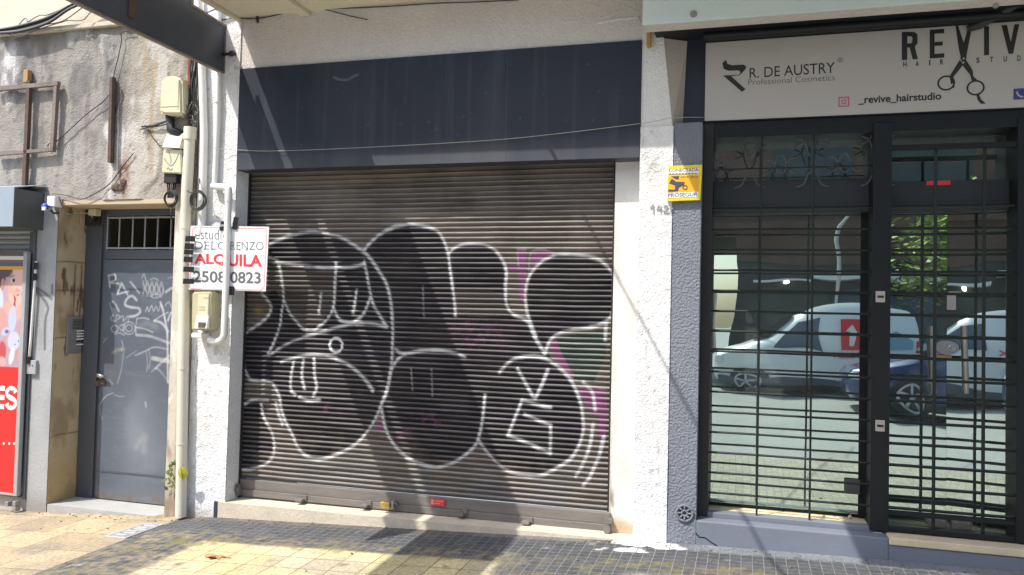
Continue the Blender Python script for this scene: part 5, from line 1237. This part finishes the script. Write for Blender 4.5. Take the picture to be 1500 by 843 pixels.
# blue car
CYC = -9.9; cx0 = 1.78; car = thing('blue_car', 'dark blue car standing in the street, mirrored in the salon door glass', 'car', (cx0 + 2.1, CYC, ROAD_Z))
Z0 = ROAD_Z + .2
loft('body', [(cx0, Z0 + .12, .55, .60, .66, .7, .6, CYC), (cx0 + .12, Z0, .64, .74, .80, .82, .66, CYC), (cx0 + .8, Z0, .76, .88, .87, .88, .70, CYC), (cx0 + 1.2, Z0, .80, .93, .88, .89, .70, CYC), (cx0 + 1.75, Z0, .82, 1.30, .88, .89, .62, CYC), (cx0 + 2.2, Z0, .83, 1.40, .88, .89, .62, CYC), (cx0 + 3.1, Z0, .85, 1.38, .88, .89, .62, CYC), (cx0 + 3.9, Z0, .88, 1.1, .86, .86, .62, CYC), (cx0 + 4.2, Z0 + .1, .8, .95, .78, .78, .6, CYC)], 'car_blue', car)
fy = CYC + .89
b = MB(); b.prism([(cx0 + 1.45, fy - .03, .86), (cx0 + 1.9, fy - .22, 1.27), (cx0 + 3.0, fy - .22, 1.28), (cx0 + 3.5, fy - .05, .90)], (0, .03, 0)); build('side_window', b, 'tinted', car)
b = MB(); b.prism([(cx0 + 1.12, CYC - .65, .97), (cx0 + 1.12, CYC + .65, .97), (cx0 + 1.75, CYC + .55, 1.35), (cx0 + 1.75, CYC - .55, 1.35)], (-.02, 0, .02)); build('windscreen', b, 'tinted', car)
b = MB(); b.box(cx0 + .02, cx0 + .4, fy - .16, fy - .02, .52, .66, .05); build('headlight', b, 'headlight', car)
b = MB(); b.box(cx0 + .2, cx0 + 4.0, fy - .03, fy + .015, Z0 - .02, Z0 + .10, .02); build('side_skirt', b, 'ink', car)
for x in (cx0 + .82, cx0 + 3.35):
    for s_ in (-1, 1): wheel(car, x, CYC + s_ * .81, .34, ROAD_Z + .34)
# building across the street
opb = thing('opposite_building', 'dark ground-floor shops under brown brick, mirrored in the salon glass', 'building', (6, -17.5, 0))
b = MB(); b.box(-.25, 22, -24, -17.0, -.1, 3.05); build('ground_floor', b, 'shop_dark', opb)
b = MB(); b.box(-4.0, 22, -24, -16.9, 3.62, 4.0); b.box(-.30, 22, -24, -16.9, 3.05, 3.62); build('brick_band', b, 'brick', opb)
b = MB(); b.box(-4.0, 22, -24, -16.6, 4.0, 4.25); b.box(-4.0, 22, -24, -16.95, 4.25, 7.0); build('upper_floor', b, 'brick', opb)
b = MB()
for k in range(7): b.box(.6 + k * 3, 2.6 + k * 3, -16.96, -16.90, 4.9, 6.6)
build('window', b, 'shop_dark', opb)
b = MB(); b.box(1.7, 22, -16.99, -16.2, 2.62, 2.74); b.box(.2, 1.6, -16.99, -16.5, 2.5, 2.56); build('shop_awning', b, 'white', opb)
b = MB()
for x0 in (2.2, 5.3, 8.4): b.box(x0, x0 + 2.3, -17.0, -16.97, .1, 2.3)
build('shop_window', b, 'van_window', opb)
b = MB(); b.ball((.9, -16.9, 2.45), .06); b.ball((6.2, -16.9, 1.9), .06); build('lamp', b, 'lamp_lit', opb)
op2 = thing('low_building', 'low ochre house beyond the side street, mirrored in the salon glass', 'building', (-2.5, -30, 0))
b = MB(); b.box(-8, -1.2, -34, -30, -.1, 2.6); build('wall', b, 'far_wall', op2)
b = MB(); b.box(-8, -1.2, -30.02, -29.9, 1.6, 2.0); build('awning_band', b, 'orange_wall', op2)
op3 = thing('grey_block', 'grey block of flats across the street, left of the side street', 'building', (-15, -17.5, 0))
b = MB(); b.box(-30, -4.0, -26, -17.2, -.1, 9.0); build('wall', b, 'far_wall', op3)
b = MB()
for k in range(7):
    for z in (1.0, 3.8, 6.4): b.box(-29 + k * 3.5, -27.2 + k * 3.5, -17.22, -17.15, z, z + 1.5)
build('window', b, 'tinted', op3)
# street lamp and trees
sl_ = thing('street_lamp', 'curved grey street lamp across the street, mirrored in the salon window', 'street lamp', (2.3, -14.2, -.03))
b = MB(); b.tube([(2.05, -14.2, -.03), (2.05, -14.2, 3.0), (2.08, -14.2, 3.4), (2.2, -14.2, 3.8), (2.45, -14.2, 4.15), (2.8, -14.2, 4.38), (3.2, -14.2, 4.5)], .04, 8); build('pole', b, 'kerb_stone', sl_, True)
b = MB(); b.box(3.1, 3.7, -14.32, -14.08, 4.44, 4.54, .03); build('lamp_head', b, 'kerb_stone', sl_)
def tree(x, y_, h, r, seed, label):
    rt = random.Random(seed); t = thing('street_tree', label, 'tree', (x, y_, -.04), 'trees across the street')
    b = MB(); b.tube([(x, y_, -.04), (x + .05, y_, h * .35), (x, y_ + .05, h * .7)], [.16, .12, .07], 8)
    tips = []
    for k in range(7):
        a = rt.uniform(0, 6.28); q = (x + r * .7 * math.cos(a), y_ + r * .7 * math.sin(a), h * rt.uniform(.55, .95)); b.tube([(x + .03, y_, h * .38 + k * .12), ((x + q[0]) / 2, (y_ + q[1]) / 2, q[2] * .8), q], [.06, .04, .015], 5); tips.append(q)
    build('trunk', b, 'tree_bark', t, True)
    b = MB()
    for k in range(3400):
        c = Vector(rt.choice(tips)) if rt.random() < .7 else Vector((x, y_, h * .8))
        p = c + Vector((rt.gauss(0, r * .3), rt.gauss(0, r * .3), rt.gauss(0, r * .24))); a = rt.uniform(0, 6.28); s_ = rt.uniform(.05, .10); u = Vector((math.cos(a), math.sin(a), rt.uniform(-.6, .6))) * s_; v = Vector((-math.sin(a), math.cos(a), rt.uniform(-.8, .8))) * s_ * .6
        b.add([p - u, p + v, p + u, p - v], [(0, 1, 2, 3)])
    build('crown', b, 'tree_leaf', t, False, fix=False)
tree(4.45, -13.95, 4.5, 1.35, 3, 'leafy tree across the street, mirrored in the left door leaf')
tree(9.2, -13.95, 4.9, 1.4, 8, 'leafy tree further along, mirrored at the right edge of the door')

b = MB(); rg2 = random.Random(21)
for k in range(140):
    x = rg2.uniform(-6.6, 1.6); y_ = -abs(rg2.gauss(0.02, .10)) - .03 if k % 3 else rg2.uniform(-1.4, -.05); r = rg2.uniform(.004, .010)
    b.ball((x, y_, gz(x, y_) + r * .4), r, 1, (rg2.uniform(.8, 1.6), 1, .6))
stuff(build('grit', b, 'grit'))
